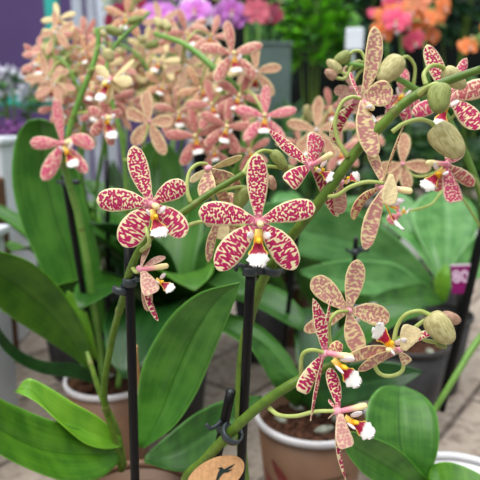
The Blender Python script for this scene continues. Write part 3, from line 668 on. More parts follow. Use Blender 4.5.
def spray(pl,pts,rad,count,pals,t0=.55,size=1.0,spread=.030,mat='stem_b',kinds=('star','nod'),nb=3,back=.18):
    """a spike through pts (px,py,d) carrying count flowers on alternate sides, buds at the end"""
    pp=[P(*q) for q in pts]; st=stem(pl,pp,rad,mat,nodes=(.5,.7)); cc=catmull(pp,101)
    for i in range(count):
        t=t0+(.93-t0)*(i+.5)/count; c=cc[int(t*100)]; d=(cc[min(100,int(t*100)+2)]-cc[int(t*100)-2]).normalized()
        sd=d.cross(FW).normalized()*(1 if i%2 else -1)
        pos=c+sd*spread*rv(.6,1.1)-FW*spread*rv(-.5,.8)+V3((0,0,rv(-.012,.004)))
        n=CV((rv(-.6,.6),rv(-.3,.3),1 if R.random()>back else -1)); 
        h=place(pl,PR[(R.choice(pals),R.choice(kinds))],pos,n,V3((rv(-.5,.5),0,1)),size*rv(.85,1.08))
        mb=MB(); tube_into(mb,[c,c.lerp(pos,.5)+V3((0,0,.012*size)),pos-n*.002],[.0012,.001],12,6); q=mb.build('flower_stalk',M['ped'],pl)
    for i in range(nb):
        t=.95+.05*i/max(1,nb-1); c=cc[min(99,int(t*100))]; d=(cc[100]-cc[97]).normalized(); sd=d.cross(FW).normalized()*(1 if i%2 else -1)
        a=c+sd*.010; b=a+sd*.006+d*.012
        mb=MB(); pf=lambda t: math.sin(math.pi*min(1,t)**.8)**.62 if 0<t<1 else .02
        ellip(mb,(a+b)/2,b-a,.008*size,.0048*size,None,0,14,9,prof=pf,groove=.1); o=mb.build('flower_bud',M['bud_g' if i%2 else 'bud'],pl)
        m2=MB(); tube_into(m2,[c,c+sd*.005+V3((0,0,.003)),a],[.0012,.001],8,6); m2.build('bud_stalk',M['ped'],o)
# ---- centre rear plant: stem running down right among rust pink blooms
p8,b8=plant(172,.80,'orchid crowded with rust pink blooms directly behind the open centre flower',GR,potkw=dict(r=.055,mat='potd',rim='potd'))
for az,L,w,ri,dr,mt in((-95,.26,.08,52,95,'leaf_c'),(-75,.24,.08,68,80,'leaf_a'),(-140,.27,.08,60,90,'leaf_a'),(-120,.24,.075,78,60,'leaf_c'),(-40,.25,.075,50,80,'leaf_b'),(200,.26,.07,70,55,'leaf_b'),(150,.26,.075,72,40,'leaf_f'),(-60,.24,.07,60,70,'leaf_b'),(20,.25,.07,66,50,'leaf_d'),(80,.25,.07,75,40,'leaf_f'),(-110,.25,.075,62,80,'leaf_b')):
    arc_leaf(p8,V3(b8)+V3((0,0,.14)),az,L,w,ri,dr,mt)
leaf(p8,[(165,330,.8),(135,250,.82),(128,190,.84),(140,150,.86),(158,138,.87)],[(180,330,.8),(185,250,.82),(188,195,.84),(178,155,.86),(160,138,.87)],fold=.1,mat='leaf_f')
leaf(p8,[(190,330,.8),(195,260,.78),(215,215,.78),(245,190,.8)],[(205,330,.8),(240,280,.76),(262,240,.76),(248,191,.8)],fold=.1,mat='leaf_b')
leaf(p8,[(185,330,.82),(190,250,.86),(196,190,.9),(215,150,.93)],[(198,330,.82),(226,250,.86),(236,195,.9),(217,150,.93)],fold=.1,mat='leaf_c')
leaf(p8,[(155,330,.82),(112,262,.86),(100,200,.9),(112,160,.92)],[(168,330,.82),(140,262,.86),(132,200,.9),(114,160,.92)],fold=.1,mat='leaf_c')
spray(p8,[(180,330,.80),(212,260,.74),(232,180,.68),(262,120,.60),(240,92,.58),(212,66,.58),(184,44,.60),(155,34,.62)],[.0042,.004,.0036,.0026],0,('red',),nb=3)
for q in [((226,126,.56),'red',(231,97),1),((265,116,.53),'rose',(266,83),1),((232,54,.56),'salmon',(227,20),1),((256,72,.60),'salmon',(255,43),-1),((212,105,.58),'red',(206,78),1),((196,136,.60),'red',(190,104),1),((200,88,.60),'tan',(188,66),1),((240,96,.57),'red',(250,70),1),((178,112,.66),'salmon',(176,86),1),((214,150,.60),'red',(210,130),1),((250,150,.58),'red',(244,128),1),((186,66,.62),'tan',(176,44),-1),((212,36,.64),'salmon',(218,14),1)]:
    (px,py,d),pal,(ux,uy),s=q; c=P(px,py,d); u=P(ux,uy,d)-c
    place(p8,PR[(pal,'star')],c,CV((rv(-.3,.3),rv(-.15,.2),s)),u,max(.75,u.length/.031))
    e=min([P(x,y,z) for x,y,z in((262,120,.60),(240,92,.58),(212,66,.58),(184,44,.60))],key=lambda e:(e-c).length)
    mb=MB(); tube_into(mb,[e,e.lerp(c,.5)+V3((0,0,.010)),c],[.0012,.001],12,6); mb.build('flower_stalk',M['ped'],p8)
# ---- further plants of the left crowd
LC=[(72,.95,[(86,300,.93),(80,200,.80),(84,120,.72),(76,84,.70),(62,60,.70),(44,58,.72)],9,('salmon','red','tan'),'orchid with salmon blooms at the left of the crowd, beside the purple blossom'),
 (112,1.12,[(112,300,1.08),(86,200,.88),(76,110,.78),(72,70,.74),(60,46,.74),(44,42,.76)],10,('salmon','cream','red'),'orchid with salmon and cream blooms in front of the teal post'),
 (142,1.0,[(140,300,1.0),(150,200,.90),(158,120,.80),(150,75,.76),(128,48,.75),(96,42,.76)],10,('tan','cream','salmon'),'orchid with pale cream blooms in front of the white posts'),
 (262,1.02,[(245,300,1.0),(238,200,.92),(212,120,.82),(196,80,.78),(172,55,.77),(140,48,.78)],9,('cream','tan','salmon'),'orchid with pale blooms below the violet flowers')]
for px,d,pts,n,pals,lab in LC:
    q,b=plant(px,d,lab,GR,potkw=dict(chips=6,r=.052,mat='potd',rim='potd'))
    for i,az in enumerate((0,60,120,180,240,300)): arc_leaf(q,V3(b)+V3((0,0,.14)),az+rv(-20,20),rv(.2,.26),rv(.06,.075),rv(50,75),rv(40,80),R.choice(('leaf_b','leaf_f','leaf_a')))
    spray(q,pts,[.003,.0027,.0023,.0016],n,pals,t0=.42,size=1.0,spread=.034)
    q2=[(x+rv(14,30),y+rv(6,22),z+.04) for x,y,z in pts]
    spray(q,q2,[.003,.0027,.0023,.0016],n-2,pals,t0=.45,size=1.0,spread=.034)
# ---- right rear plants
p7,b7=plant(436,.90,'broad leaved orchid with wide pale green leaves beside the plum price label',GR,potkw=dict(mat='potd',rim='potd'))
C7=(440,276,.88)
def crown(pts): return pts
leaf(p7,[(436,284,.88),(410,250,.86),(375,222,.83),(335,205,.80),(296,200,.78),(262,204,.77)],[(432,290,.88),(395,278,.85),(360,268,.82),(325,262,.79),(290,250,.77),(262,220,.77)],fold=.10,mat='leaf_d')
leaf(p7,[(434,296,.87),(400,266,.83),(362,260,.79),(330,262,.76),(300,270,.74)],[(438,300,.87),(405,296,.81),(370,295,.77),(335,290,.75),(302,274,.74)],fold=.12,mat='leaf_d')
leaf(p7,[(440,298,.86),(424,282,.83),(402,286,.80),(386,290,.78),(368,300,.76)],[(446,302,.86),(430,306,.80),(408,308,.78),(390,304,.77),(370,302,.76)],fold=.12,mat='leaf_b')
leaf(p7,[(440,280,.90),(420,240,.93),(412,215,.96),(420,198,.99),(440,188,1.02)],[(450,280,.90),(470,245,.93),(478,220,.96),(468,200,.99),(444,188,1.02)],fold=.08,mat='leaf_d')
leaf(p7,[(440,284,.90),(412,246,.93),(384,222,.97),(378,205,1.0),(390,190,1.03)],[(444,276,.90),(436,244,.93),(426,220,.97),(412,200,1.0),(394,189,1.03)],fold=.08,mat='leaf_d')
leaf(p7,[(446,280,.90),(462,250,.90),(486,228,.91),(510,222,.92)],[(446,290,.89),(470,280,.88),(494,272,.88),(514,240,.90)],fold=.10,mat='leaf_d')
leaf(p7,[(436,300,.87),(434,284,.86),(438,272,.86),(446,264,.87)],[(446,302,.87),(450,288,.86),(450,274,.86),(447,264,.87)],fold=.10,mat='leaf_e')
p9,b9=plant(345,.98,'low orchid with long soft green leaves behind the central thick stem',GR,potkw=dict(mat='potw',rim='potw'))
leaf(p9,[(330,330,.92),(306,298,.88),(292,262,.85),(298,232,.84),(315,212,.85)],[(352,330,.92),(350,296,.88),(345,262,.86),(334,230,.85),(318,212,.85)],fold=.10,mat='leaf_f')
leaf(p9,[(335,335,.93),(305,310,.86),(278,292,.80),(262,260,.78),(256,232,.78)],[(345,338,.92),(318,330,.84),(296,312,.79),(282,280,.77),(262,236,.78)],fold=.12,mat='leaf_f')
leaf(p9,[(345,330,.95),(352,300,.95),(370,270,.97),(395,250,1.0)],[(360,335,.94),(380,312,.94),(398,286,.96),(400,256,1.0)],fold=.12,mat='leaf_b')
for az in(100,60,140,20): arc_leaf(p9,V3(b9)+V3((0,0,.13)),az,.24,.07,60,60,'leaf_f')
# spike with buds and pink flowers behind the thick stem, its foot at the right edge
p10,b10=plant(590,.66,'orchid whose slim spike of buds arches left behind the thick green stem',GR)
stem(p10,[(530,400,.64),(520,330,.60),(500,260,.54),(484,205,.49),(464,150,.45),(440,108,.42),(412,87,.40),(388,74,.39),(368,67,.39),(348,64,.39)],[.0036,.0032,.0026,.0021,.0015],mat='stem_b',nodes=(.45,.6))
stem(p10,[(540,268,.62),(480,338,.61),(458,372,.60),(437,406,.60),(405,455,.61)],[.004,.0034,.0026],mat='stem_b')
flower(p10,(450,98,.340),(.2,0,1),[
 ('dorsal_sepal',427,44.5,.004,20,{'pal':'pink','side':-.03,'bar':1.4}),('petal',467,58,.006,12,{'pal':'rose'}),('petal',490,84,-.002,20,{'pal':'salmon'}),
 ('lateral_sepal',480,129,-.004,24,{'pal':'pink','side':.08}),('lateral_sepal',412,114,.004,16,{'pal':'rose'})],lip=(438,128,-.010,15,(0,.5,1),(449,100,.338)),col=(446,106,-.008),pal='pink',
 ped=[(448,122,.43),(456,112,.38),(450,99,.345)],label='magenta spotted bloom partly behind the thick stem and hanging bud')
flower(p10,(446,164,.36),(-.7,0,.7),[
 ('petal',457,202,-.004,22,{'n':(.3,0,1),'pal':'rose','prof':'blunt'}),('dorsal_sepal',462,150,.006,12,{'pal':'rose'}),('lateral_sepal',474,186,.004,14,{'pal':'salmon'}),
 ('lateral_sepal',436,192,.002,12,{'pal':'salmon'}),('petal',452,140,.006,12,{'pal':'rose'})],lip=(424,188,-.004,17,(-.2,.3,1),(444,168,.36)),col=(429,163,-.006,4),pal='rose',
 ped=[(484,205,.485),(476,180,.44),(462,172,.38),(446,164,.362)],label='rose flower in profile, its lip to the left below the plump bud')
flower(p10,(402,164,.48),(0,.1,-1),[
 ('dorsal_sepal',404,133,0,14,{}),('petal',431,168,0,14,{}),('petal',376,170,0,13,{}),('lateral_sepal',408,190,0,13,{}),('lateral_sepal',386,188,0,12,{})],pal='salmon',
 ped=[(464,150,.45),(436,172,.47),(415,176,.48),(402,164,.478)],label='soft salmon flower seen from behind')
flower(p10,(402,94,.40),(-.2,.2,1),[
 ('dorsal_sepal',404,68,.006,13,{}),('petal',384,106,0,14,{}),('petal',420,104,.002,13,{}),('lateral_sepal',388,118,.002,14,{}),('lateral_sepal',408,122,.004,13,{})],
 lip=(398,110,-.012,14,(0,.6,1)),pal='rose',ped=[(412,87,.40),(408,86,.402),(402,93,.402)])
flower(p10,(352,88,.40),(.2,.2,-.6),[
 ('dorsal_sepal',346,66,.004,10,{}),('petal',334,92,0,11,{}),('petal',368,92,0,11,{}),('lateral_sepal',342,106,.002,14,{}),('lateral_sepal',356,114,.004,12,{})],
 pal='rose',ped=[(370,68,.39),(360,72,.393),(352,86,.398)])
flower(p10,(400,214,.46),(.3,.3,.9),[('petal',388,222,0,12,{}),('dorsal_sepal',394,196,.004,10,{})],lip=(410,208,-.008,12,(0,.9,.4)),pal='rose',ped=[(500,260,.54),(455,190,.50),(430,205,.48),(402,213,.462)])
bud(p10,(401,58,.39),(379,82,.39),23,'bud',[(413,88,.40),(415,68,.395),(408,57,.392)])
bud(p10,(350,54,.39),(334,62,.39),14,'bud_g',[(368,67,.39),(362,53,.39),(355,51,.39)])
bud(p10,(341,72,.39),(327,60,.39),11,'bud',[(352,65,.39),(347,74,.39)])
bud(p10,(336,78,.39),(325,70,.39),10,'bud_p',[(352,65,.39),(345,78,.39)])
bud(p10,(362,62,.40),(345,70,.40),10,'bud_g',[(372,68,.39),(368,62,.395)])
# salmon plant behind the centre gap
p11,b11=plant(292,1.10,'orchid with faded salmon blooms in the gap behind the pink flower',GR,potkw=dict(mat='pot'))
for az in(30,90,150,210,330,270): arc_leaf(p11,V3(b11)+V3((0,0,.13)),az,.24,.07,62,50,R.choice(('leaf_f','leaf_d','leaf_b')))
spray(p11,[(300,300,1.05),(306,240,.95),(318,190,.84),(316,150,.74),(300,120,.70)],[.003,.0027,.0023,.0016],0,('salmon',))
for (px,py,d),pal,(ux,uy),s in [((317,130,.62),'salmon',(320,97),-1),((340,150,.70),'salmon',(336,126),1),((300,142,.70),'salmon',(292,118),1),((364,128,.78),'salmon',(360,102),1),((330,108,.74),'red',(326,88),1)]:
    c=P(px,py,d); u=P(ux,uy,d)-c; place(p11,PR[(pal,'star')],c,CV((rv(-.3,.3),rv(-.1,.2),s)),u,max(.8,u.length/.031))
    e=P(316,150,.74); mb=MB(); tube_into(mb,[e,e.lerp(c,.5)+V3((0,0,.010)),c],[.0012,.001],12,6); mb.build('flower_stalk',M['ped'],p11)

# ================================================================== stakes and clips
GS='black plastic plant stakes'
def stake(pts,r,label,name='plant_stake',cut=True):
    pp=[P(*q) if not isinstance(q,Vector) else q for q in pts]; mb=MB(); tube_into(mb,pp,r,12,14,smooth=False if len(pp)==2 else True)
    ro=root(name,pp[-1],label,'stake',GS); mb.build('rod',M['black'],ro)
    d=(pp[0]-pp[1]).normalized(); m2=MB(); tube_into(m2,[pp[0]-d*.0006,pp[0]+d*.0008],[r*.92,r*.55],4,14,smooth=False); m2.build('cut_tip',M['clip'],ro)
    return ro,pp
def foot(top,d2,px2,py2,z=.115):
    "rod from a top point through a second seen point on down into the pot"
    a=P(*top); b=P(px2,py2,d2); t=(z-a.z)/(b.z-a.z); return [a,b,a+(b-a)*t]
stake(foot((128.5,236,.322),.356,135,480),.0029,'tall black stake behind the left open bloom, down the middle of the broad leaves')
stake(foot((251,264,.316),.352,241,470),.0029,'tall black stake directly below the lip of the centre bloom')
stake(foot((231,391,.334),.350,215,466),.0030,'short thick black stake leaning beside the hummingbird tag')
stake(foot((64,175,.565),.64,92,345),.0036,'leaning black stake below the small star flower by the big left leaf')
stake(foot((107,160,.70),.76,109,320),.0030,'thin black stake between the left green stems')
stake(foot((300,208,.62),.70,281,372),.0030,'black stake seen behind the right petals of the centre bloom')
stake(foot((292,236,.80),.86,286,330),.0030,'faint black stake beside the pot leaves in the middle distance')
stake(foot((490,200,.60),.66,444,398),.0046,'thick black stake slanting down at the right edge')
stake(foot((478,236,.80),.86,462,300),.0030,'thin black stake carrying the plum price label')
GC='dark plastic stem clips'
def ring(mb,c,ax,r,w,h,a0,a1,side,n=26):
    """open C of flat band: centre c, axis ax, radius r, wall w, height h, from angle a0 to a1"""
    ax=ax.normalized(); a=(side-ax*side.dot(ax)).normalized(); b=ax.cross(a); base=len(mb.v)
    for i in range(n):
        t=math.radians(a0+(a1-a0)*i/(n-1)); dr=a*math.cos(t)+b*math.sin(t)
        for rr,z in((r,-h/2),(r+w,-h/2*.8),(r+w,h/2*.8),(r,h/2)): mb.v.append(c+dr*rr+ax*z)
    for i in range(n-1):
        for j in range(4):
            k=(j+1)%4; mb.face([base+i*4+j,base+i*4+k,base+(i+1)*4+k,base+(i+1)*4+j])
    mb.face([base+j for j in range(4)][::-1]); mb.face([base+(n-1)*4+j for j in range(4)])
def clip(c1,ax1,r1,c2,ax2,r2,label,hook=None,gap=None):
    A=P(*c1);B=P(*c2); ro=root('stem_clip',A,label,'clip',GC); D=(B-A).normalized()
    mb=MB(); ring(mb,A,ax1,r1,.0011,.0055,20,340,D); mb.build('stake_grip',M['clip'],ro)
    mb=MB(); ring(mb,B,ax2,r2,.0012,.0045,40,320,gap or D); mb.build('stem_ring',M['clip'],ro)
    mb=MB(); box_into(mb,A.lerp(B,.5),(max(.002,(B-A).length-r1-r2+.003),.003,.005),rot=D.to_track_quat('X','Z')); bev(mb.build('bridge',M['clip'],ro,smooth=False),.0005)
    if hook:
        mb=MB(); tube_into(mb,[P(*q) for q in hook],.0013,16,8); mb.build('hook',M['clip'],ro)
VZ=V3((0,0,1))
clip((130,282,.327),VZ,.0031,(121,290,.330),V3((.25,.1,1)),.0040,'dark clip holding the stem to the tall left stake',hook=[(136,281,.324),(141,279,.323),(144,278,.325)])
clip((249.5,271,.317),VZ,.0031,(270,270,.327),V3((.3,0,1)),.0052,'dark clip just under the lip of the centre bloom',hook=[(245,267,.316),(240,265,.316),(236,267,.318),(236,270,.32)])
clip((223.5,427,.343),(P(231,391,.334)-P(215,466,.350)).normalized(),.0033,(232,433,.319),(P(262,404,.306)-P(205,460,.34)).normalized(),.0056,'dark open clip hooking the low green stem to the short stake',hook=[(221,421,.338),(216,426,.335),(210,428,.333),(206,424,.333)],gap=CV((.2,1,-.5)))
clip((65,183,.567),VZ,.0038,(74,182,.572),VZ,.0055,'dark clip under the small star flower',hook=[(62,183,.566),(58,182,.566),(57,180,.566)])
clip((96,341,.64),VZ,.0038,(104,336,.645),VZ,.0055,'dark clip low on the left green stems',hook=[(94,342,.638),(90,345,.636),(87,343,.636)])
clip((355,252,.60),VZ,.0036,(364,249,.60),VZ,.0050,'dark clip in front of the pale leaves',hook=[(352,252,.6),(348,251,.6),(346,248,.6)])
clip((288,326,.69),VZ,.0036,(281,322,.69),VZ,.0050,'dark clip half way down the stake behind the low spike')
# green flower spike that clip holds
stake(foot((356,238,.60),.64,352,300),.0026,'slim black stake in front of the pale leaves')

# ================================================================== tags
tg=root('hummingbird_tag',P(222,475,.325),'oval brown card tag with a dark hummingbird, in front of the short stake','tag')
def oval_plate(c,u,v,n,a,b,th,mat,name,par,seg=48):
    mb=MB()
    for s in(1,-1):
        for i in range(seg):
            t=2*math.pi*i/seg; mb.v.append(c+u*a*math.cos(t)+v*b*math.sin(t)+n*s*th/2)
    mb.face(list(range(seg))); mb.face(list(range(seg,2*seg))[::-1])
    for i in range(seg): k=(i+1)%seg; mb.face([i,seg+i,seg+k,k])
    return mb.build(name,M[mat],par,smooth=False)
ang=math.radians(25); u=CV((math.cos(ang),math.sin(ang),0)); v=CV((-math.sin(ang),math.cos(ang),-.25)); v=(v-u*v.dot(u)).normalized(); nn=u.cross(v)
tc=P(215.5,475.5,.325); kk=.325/F
pl=oval_plate(tc,u,v,nn,31*kk,16*kk,.0012,'kraft','card',tg)
def tomesh(cu):
    t=bpy.data.objects.new('lettering',cu); COL.objects.link(t); bpy.context.view_layer.update()
    me=bpy.data.meshes.new_from_object(t.evaluated_get(bpy.context.evaluated_depsgraph_get())); bpy.data.objects.remove(t); return me
def shape(pts,c,u,v,n,k,mat,name,par,th=.0003):
    mb=MB(); m=len(pts)
    for s in(1,0):
        for x,y in pts: mb.v.append(c+u*x*k+v*y*k+n*th*s)
    mb.face(list(range(m))); mb.face(list(range(m,2*m))[::-1])
    for i in range(m): q=(i+1)%m; mb.face([i,m+i,m+q,q])
    return mb.build(name,M[mat],par,smooth=False)
u0=CV((1,0,0)); u0=(u0-nn*u0.dot(nn)).normalized(); v0=nn.cross(u0)
hc=tc+nn*.0007
def hx(x,y): return (x-215.5,475.5-y)
bird=[hx(*q) for q in((218,468.2),(220.5,467.6),(222,467.2),(223.2,468.4),(224.5,469.2),(231,465.8),(235.5,463.8),(232,467.2),(228,469.8),(233,469.2),(228,472),(224,472.6),(221.5,475),(219,478.5),(217,482),(216,481),(217,476),(218.5,472),(220.2,469.4))]
shape(bird,hc,u0,v0,nn,kk,'ink','hummingbird_print',pl)
cu=bpy.data.curves.new('tag_lettering','FONT'); cu.body='KOLIBRI'; cu.size=7*kk; cu.extrude=.0001; cu.align_x='CENTER'; cu.materials.append(M['ink'])
to=bpy.data.objects.new('tag_lettering',tomesh(cu)); COL.objects.link(to); to.parent=pl
mt=Matrix((u,v,nn)).transposed().to_4x4(); mt.translation=(tc+nn*.0009-v*13*kk-u*7*kk)-V3(pl['wo']); to.matrix_local=mt
mb=MB(); tube_into(mb,[tc-v*.006-nn*.001,tc-v*.05,V3((tc.x+.004,tc.y+.03,.12))],.0012,16,8); mb.build('tag_pick',M['black'],tg)
lb=root('price_label',P(461,300,.79),'plum coloured plastic label with pale number 80 on a thin stake','label')
c=P(462,279,.79); k8=.79/F; rr=CV((1,.03,0)); vv=CV((0,1,-.1)); vv=(vv-rr*vv.dot(rr)).normalized(); n8=rr.cross(vv)
mb=MB(); rot=Matrix((rr,vv,n8)).transposed().to_quaternion(); box_into(mb,c,(22*k8,29*k8,.0015),rot=rot); lp=mb.build('label_plate',M['plum'],lb,smooth=False); bev(lp,.0006)
mb=MB(); box_into(mb,c+n8*.0009+vv*14*k8,(22*k8,1.6*k8,.0004),rot=rot); mb.build('label_border',M['lilac'],lp,smooth=False)
cu=bpy.data.curves.new('label_number','FONT'); cu.body='80'; cu.size=17*k8; cu.extrude=.0002; cu.align_x='CENTER'; cu.align_y='CENTER'; cu.materials.append(M['lilac'])
to=bpy.data.objects.new('label_number',tomesh(cu)); COL.objects.link(to); to.parent=lp; mt=Matrix((rr,vv,n8)).transposed().to_4x4(); mt.translation=c+n8*.0011+vv*2*k8-rr*1.5*k8-V3(lp['wo']); to.matrix_local=mt
mb=MB(); tube_into(mb,[c-n8*.001+vv*.01,V3((c.x,c.y+.01,.13))],.0016,8,8); mb.build('label_pick',M['black'],lb)

# ================================================================== things beyond
def thing_box(name,c,s,mat,label,cat,parts=()):
    ro=root(name,V3((c[0],c[1],c[2]-s[2]/2)),label,cat); mb=MB(); box_into(mb,c,s); bev(mb.build('body',M[mat],ro,smooth=False),.006)
    for nm,cc,ss,mm in parts:
        mb=MB(); box_into(mb,cc,ss); bev(mb.build(nm,M[mm],ro,smooth=False),.003)
    return ro
# white plastic trough at the left edge, with a carton leaning on it
q=onz(-10,420,0)
thing_box('white_trough',(-.375,.66,.14),(.10,.20,.28),'whitep','white plastic trough standing along the left edge, nearest the camera','trough',[('rim',(-.375,.66,.284),(.112,.212,.012),'whitep')])
thing_box('cardboard_box',(-.485,.90,.168),(.16,.14,.336),'cardboard','brown cardboard box behind the white trough','box',[('flap',(-.485,.90,.339),(.165,.07,.006),'cardboard')])
thing_box('white_bucket',(-.515,1.10,.195),(.16,.14,.39),'whitep','tall white container behind the brown cardboard box','container',[('rim',(-.515,1.10,.394),(.172,.152,.012),'whitep')])
ro=root('wooden_pick',P(138,387,.50),'thin pale wooden pick beside the tall left stake','pick'); mb=MB(); tube_into(mb,[P(136.5,347,.46),P(139,387,.50),P(141,440,.55)],[.0009,.0016,.0014],10,8); mb.build('shaft',M['kraft'],ro); mb=MB(); ellip(mb,P(136.5,347,.46),VZ,.0018,.0012); mb.build('tip',M['kraft'],ro)
# teal and white posts of the display rack
def post(px,d,w,mat,label,z1=1.7,cat='post'):
    b=xy(px,d,.4); ro=root('rack_post',b,label,cat,'rack posts by the purple wall'); mb=MB(); box_into(mb,(b.x,b.y,z1/2),(w,w,z1)); bev(mb.build('upright',M[mat],ro,smooth=False),.004)
    mb=MB(); box_into(mb,(b.x,b.y,.006),(w*2,w*2,.012)); mb.build('foot_plate',M[mat],ro,smooth=False)
post(60,2.0,.040,'teal','teal painted post in front of the purple wall')
post(84,2.2,.035,'wpaint','thin white post, nearer to the teal post')
post(110,2.1,.048,'wpaint','thicker white post, farther from the teal post')
post(97,2.4,.03,'wpaint','faint white post between the two others')
thing_box('teal_shelf',(-.80,1.85,.50),(.62,.25,.05),'teal','teal shelf above the purple blossoms at the left edge','shelf',[('shelf_support',(-.95,1.85,.24),(.05,.2,.48),'teal')])
thing_box('grey_green_box',(.105,1.95,.335),(.12,.14,.67),'box_grey','grey green upright box behind the salmon blooms','box',[('lid',(.105,1.95,.672),(.13,.15,.012),'box_grey')])
def bush(px,d,z,w,h,n,L,mats,label,cat='plant',name='leafy_shrub',blossom=None,group='shrubs standing behind the orchids',grass=0):
    b=xy(px,d,z); ro=root(name,b,label,cat,group)
    mb=MB(); revolve(mb,b,[(.001,0),(.06,0),(.085,.16),(.08,.16),(.056,.01),(.001,.01)],24); mb.build('pot',M['potd'],ro)
    mb=MB(); 
    for i in range(5): 
        a=rv(0,6.28); tube_into(mb,[b+V3((0,0,.02)),b+V3((math.cos(a)*w*.2,math.sin(a)*w*.2,z*.6)),b+V3((math.cos(a)*w*.4,math.sin(a)*w*.4,z+h*.3))],[.006,.003],8,6)
    mb.build('stem',M['stem'],ro)
    mb=MB()
    for i in range(n):
        a=rv(0,6.28);e=rv(-1,1);r=rv(.35,1)**.5; c=b+V3((math.cos(a)*w/2*r*math.sqrt(1-e*e*.6),math.sin(a)*w/2*r,z+e*h/2))
        if grass: dr=V3((rv(-.5,.5),rv(-.5,.5),1)).normalized()
        else: dr=V3((math.cos(a)+rv(-.6,.6),math.sin(a)+rv(-.6,.6),rv(-.5,.8))).normalized()
        l=L*rv(.6,1.2); nn=V3((rv(-.5,.5),rv(-1,.2),1)); nn=(nn-dr*nn.dot(dr)).normalized(); sd=dr.cross(nn); wd=l*(.09 if grass else .26)
        base=len(mb.v)
        P5=[c,c+dr*l*.35+sd*wd,c+dr*l*.35-nn*wd*.3,c+dr*l*.35-sd*wd,c+dr*l*.75+sd*wd*.7-nn*l*.05,c+dr*l*.75-nn*l*.1,c+dr*l*.75-sd*wd*.7-nn*l*.05,c+dr*l-nn*l*.16]
        mb.v+=P5; m=R.randrange(len(mats))
        for f in([0,1,2],[0,2,3],[1,4,5,2],[2,5,6,3],[4,7,5],[5,7,6]): mb.face([base+x for x in f],m)
    o=mb.build('foliage',[M[x] for x in mats],ro); o['kind']='stuff'
    if blossom:
        mat,k,s=blossom; mb=MB()
        for i in range(k):
            a=rv(0,6.28);e=rv(-.6,1);r=rv(.3,1)**.5; c=b+V3((math.cos(a)*w/2*r,math.sin(a)*w/2*r,z+e*h/2+.02))
            for q in range(5):
                t=q*1.257; ellip(mb,c+V3((math.cos(t)*s,rv(-.3,.3)*s,math.sin(t)*s)),V3((math.cos(t),-.3,math.sin(t))),s*.9,s*.6,s*.2,0,6,4)
        o=mb.build('blossoms',M[mat],ro); o['kind']='stuff'
    return ro
bush(22,1.30,.33,.16,.14,160,.05,['fernd','fern'],'low plant covered in small purple blossoms at the left edge','flower','blossoming_plant',('purple_fl',70,.013))
bush(10,1.5,.50,.14,.10,60,.05,['fernd','fern'],'small plant with white blossoms on the left beside the wall','flower','blossoming_plant',('pale_fl',26,.012))
bush(315,2.3,.83,.20,.32,300,.10,['fernb','fern','fernb'],'bright green leafy shrub behind the orchids, beside the grey green box')
bush(362,2.9,1.0,.30,.36,380,.12,['fernt','fernd'],'blue green shrub with large leaves behind the bright one')
bush(296,1.5,.28,.26,.24,220,.11,['fernd','fern'],'dark grassy plant below the bright green shrub',grass=1)
bush(352,1.75,.30,.30,.24,240,.08,['fernd','leaf_c'],'deep green shrub low behind the upright sepal')
bush(446,2.45,.38,.36,.34,380,.10,['fernd','fern'],'deep green shrub under the orange blooms')
bush(266,2.7,.66,.22,.40,260,.12,['fern','fernd'],'tall dark shrub to the right of the violet blooms',grass=1)
bush(478,1.6,.40,.26,.26,200,.08,['fernd','fern'],'green shrub at the right edge behind the buds')
bush(462,2.7,1.02,.34,.34,300,.12,['fernt','fernd','fern'],'large leaved blue green shrub high at the right behind the orange blooms')
def moth(px,d,pts,pals,n,label,sz=1.0,t0=.45,spread=.05):
    q,b=plant(px,d,label,'large flowered orchids in the far row',name='moth_orchid',z=.2,potkw=dict(mat='potw',rim='potw',chips=4))
    q['category']='orchid'
    for i in range(4): arc_leaf(q,V3(b)+V3((0,0,.14)),i*90+rv(-20,20),.15,.05,50,60,'leaf_b')
    spray(q,pts,[.005,.004,.003],n,pals,t0=t0,size=sz,spread=spread,kinds=('moth',),nb=2,back=.1)
moth(160,1.45,[(170,200,1.45),(176,80,1.42),(176,10,1.38),(158,-6,1.35),(130,4,1.33)],('violet',),7,'violet blooms arching above the pale orchids, left of the white ones')
moth(212,1.75,[(212,200,1.75),(206,80,1.72),(200,14,1.7),(190,2,1.68),(178,20,1.68)],('white','violet'),6,'white and pale violet blooms between the two violet sprays')
moth(235,1.5,[(240,200,1.5),(246,80,1.45),(244,10,1.42),(232,-6,1.4),(218,4,1.4)],('violet','hotpink'),6,'violet pink blooms at the top, right of the white ones')
moth(262,2.1,[(262,200,2.1),(262,80,2.1),(258,16,2.1),(268,4,2.1),(280,-2,2.1)],('crimson',),4,'deep crimson blooms at the top beside the violet spray')
moth(120,1.9,[(124,200,1.9),(126,80,1.85),(124,10,1.8),(116,0,1.8),(104,4,1.8)],('crimson',),4,'dark red blooms in front of the thick white post')
moth(412,1.75,[(412,220,1.75),(408,110,1.72),(400,34,1.7),(402,8,1.68),(414,22,1.66)],('orange','hotpink','orange'),9,'orange and hot pink blooms high on the right',1.0)
moth(436,2.15,[(432,220,2.15),(430,110,2.12),(424,30,2.1),(430,8,2.08),(440,26,2.05)],('orange',),7,'orange blooms beside the hot pink ones',1.0)
moth(385,2.4,[(392,220,2.4),(390,110,2.4),(386,30,2.35),(388,8,2.33),(396,0,2.3)],('hotpink','white'),4,'small pink blooms at the top above the dark shrubs',.7)
moth(486,1.6,[(486,220,1.6),(486,110,1.55),(484,50,1.5),(480,36,1.5),(476,40,1.5)],('orange',),4,'orange blooms at the right edge, lowest of the orange ones',.8)
thing_box('white_card',(.315,1.62,.65),(.05,.01,.06),'whitep','white card standing behind the upright sepal','card',[('card_stick',(.315,1.63,.32),(.008,.008,.64),'wpaint')])
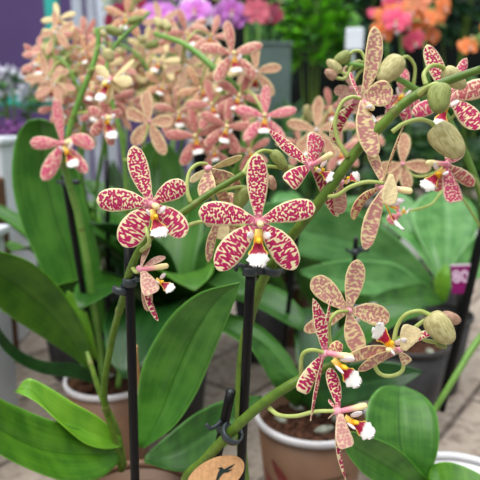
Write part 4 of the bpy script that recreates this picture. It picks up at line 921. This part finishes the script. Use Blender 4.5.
# dark pots in the right middle distance
for px,d,lab in((405,.80,'empty dark plastic pot behind the cream buds'),(440,1.2,'dark plastic pot behind the broad pale leaves'),(372,1.3,'dark plastic pot under the pale leaves in the middle')):
    b=xy(px,d,.1); ro=root('nursery_pot',b,lab,'pot','dark nursery pots'); pot(ro,b,r=.058,h=.13,mat='potd',rim='potd',chips=5)

# ================================================================== light, world, camera
W=bpy.data.worlds.new('world'); S.world=W; W.use_nodes=True; t=W.node_tree; t.nodes.clear()
o=t.nodes.new('ShaderNodeOutputWorld'); bg=t.nodes.new('ShaderNodeBackground'); tc=t.nodes.new('ShaderNodeTexCoord'); sp=t.nodes.new('ShaderNodeSeparateXYZ'); cr=t.nodes.new('ShaderNodeValToRGB')
t.links.new(tc.outputs['Generated'],sp.inputs[0]); t.links.new(sp.outputs[2],cr.inputs[0]); t.links.new(cr.outputs[0],bg.inputs[0]); t.links.new(bg.outputs[0],o.inputs[0])
cr.color_ramp.elements[0].position=0; cr.color_ramp.elements[0].color=(.26,.28,.31,1)
cr.color_ramp.elements[1].position=.8; cr.color_ramp.elements[1].color=(1,1,1,1)
bg.inputs[1].default_value=.88
def area(name,loc,target,size,power,col=(1,1,1)):
    l=bpy.data.lights.new(name,'AREA'); l.shape='RECTANGLE'; l.size=size[0]; l.size_y=size[1]; l.energy=power; l.color=col
    ob=bpy.data.objects.new(name,l); COL.objects.link(ob); ob.location=loc; ob.rotation_euler=(V3(target)-V3(loc)).to_track_quat('-Z','Y').to_euler()
area('skylight',(-.6,-.4,2.6),(0,.8,.2),(2.4,2.0),72,(1,.98,.94))
area('far_skylight',(0.4,2.0,2.8),(0,2.2,.3),(2.6,1.6),34,(.95,.98,1))
cam=bpy.data.cameras.new('camera'); co=bpy.data.objects.new('camera',cam); COL.objects.link(co); co.location=CAM; co.rotation_euler=(math.radians(90)-TH,0,0)
cam.sensor_width=36; cam.lens=36*F/480; cam.clip_start=.01
cam.dof.use_dof=True; cam.dof.focus_distance=.302; cam.dof.aperture_fstop=cam.lens/4.1
S.camera=co
S.view_settings.view_transform='Standard'; S.view_settings.look='None'; S.view_settings.gamma=1; S.view_settings.exposure=0.2
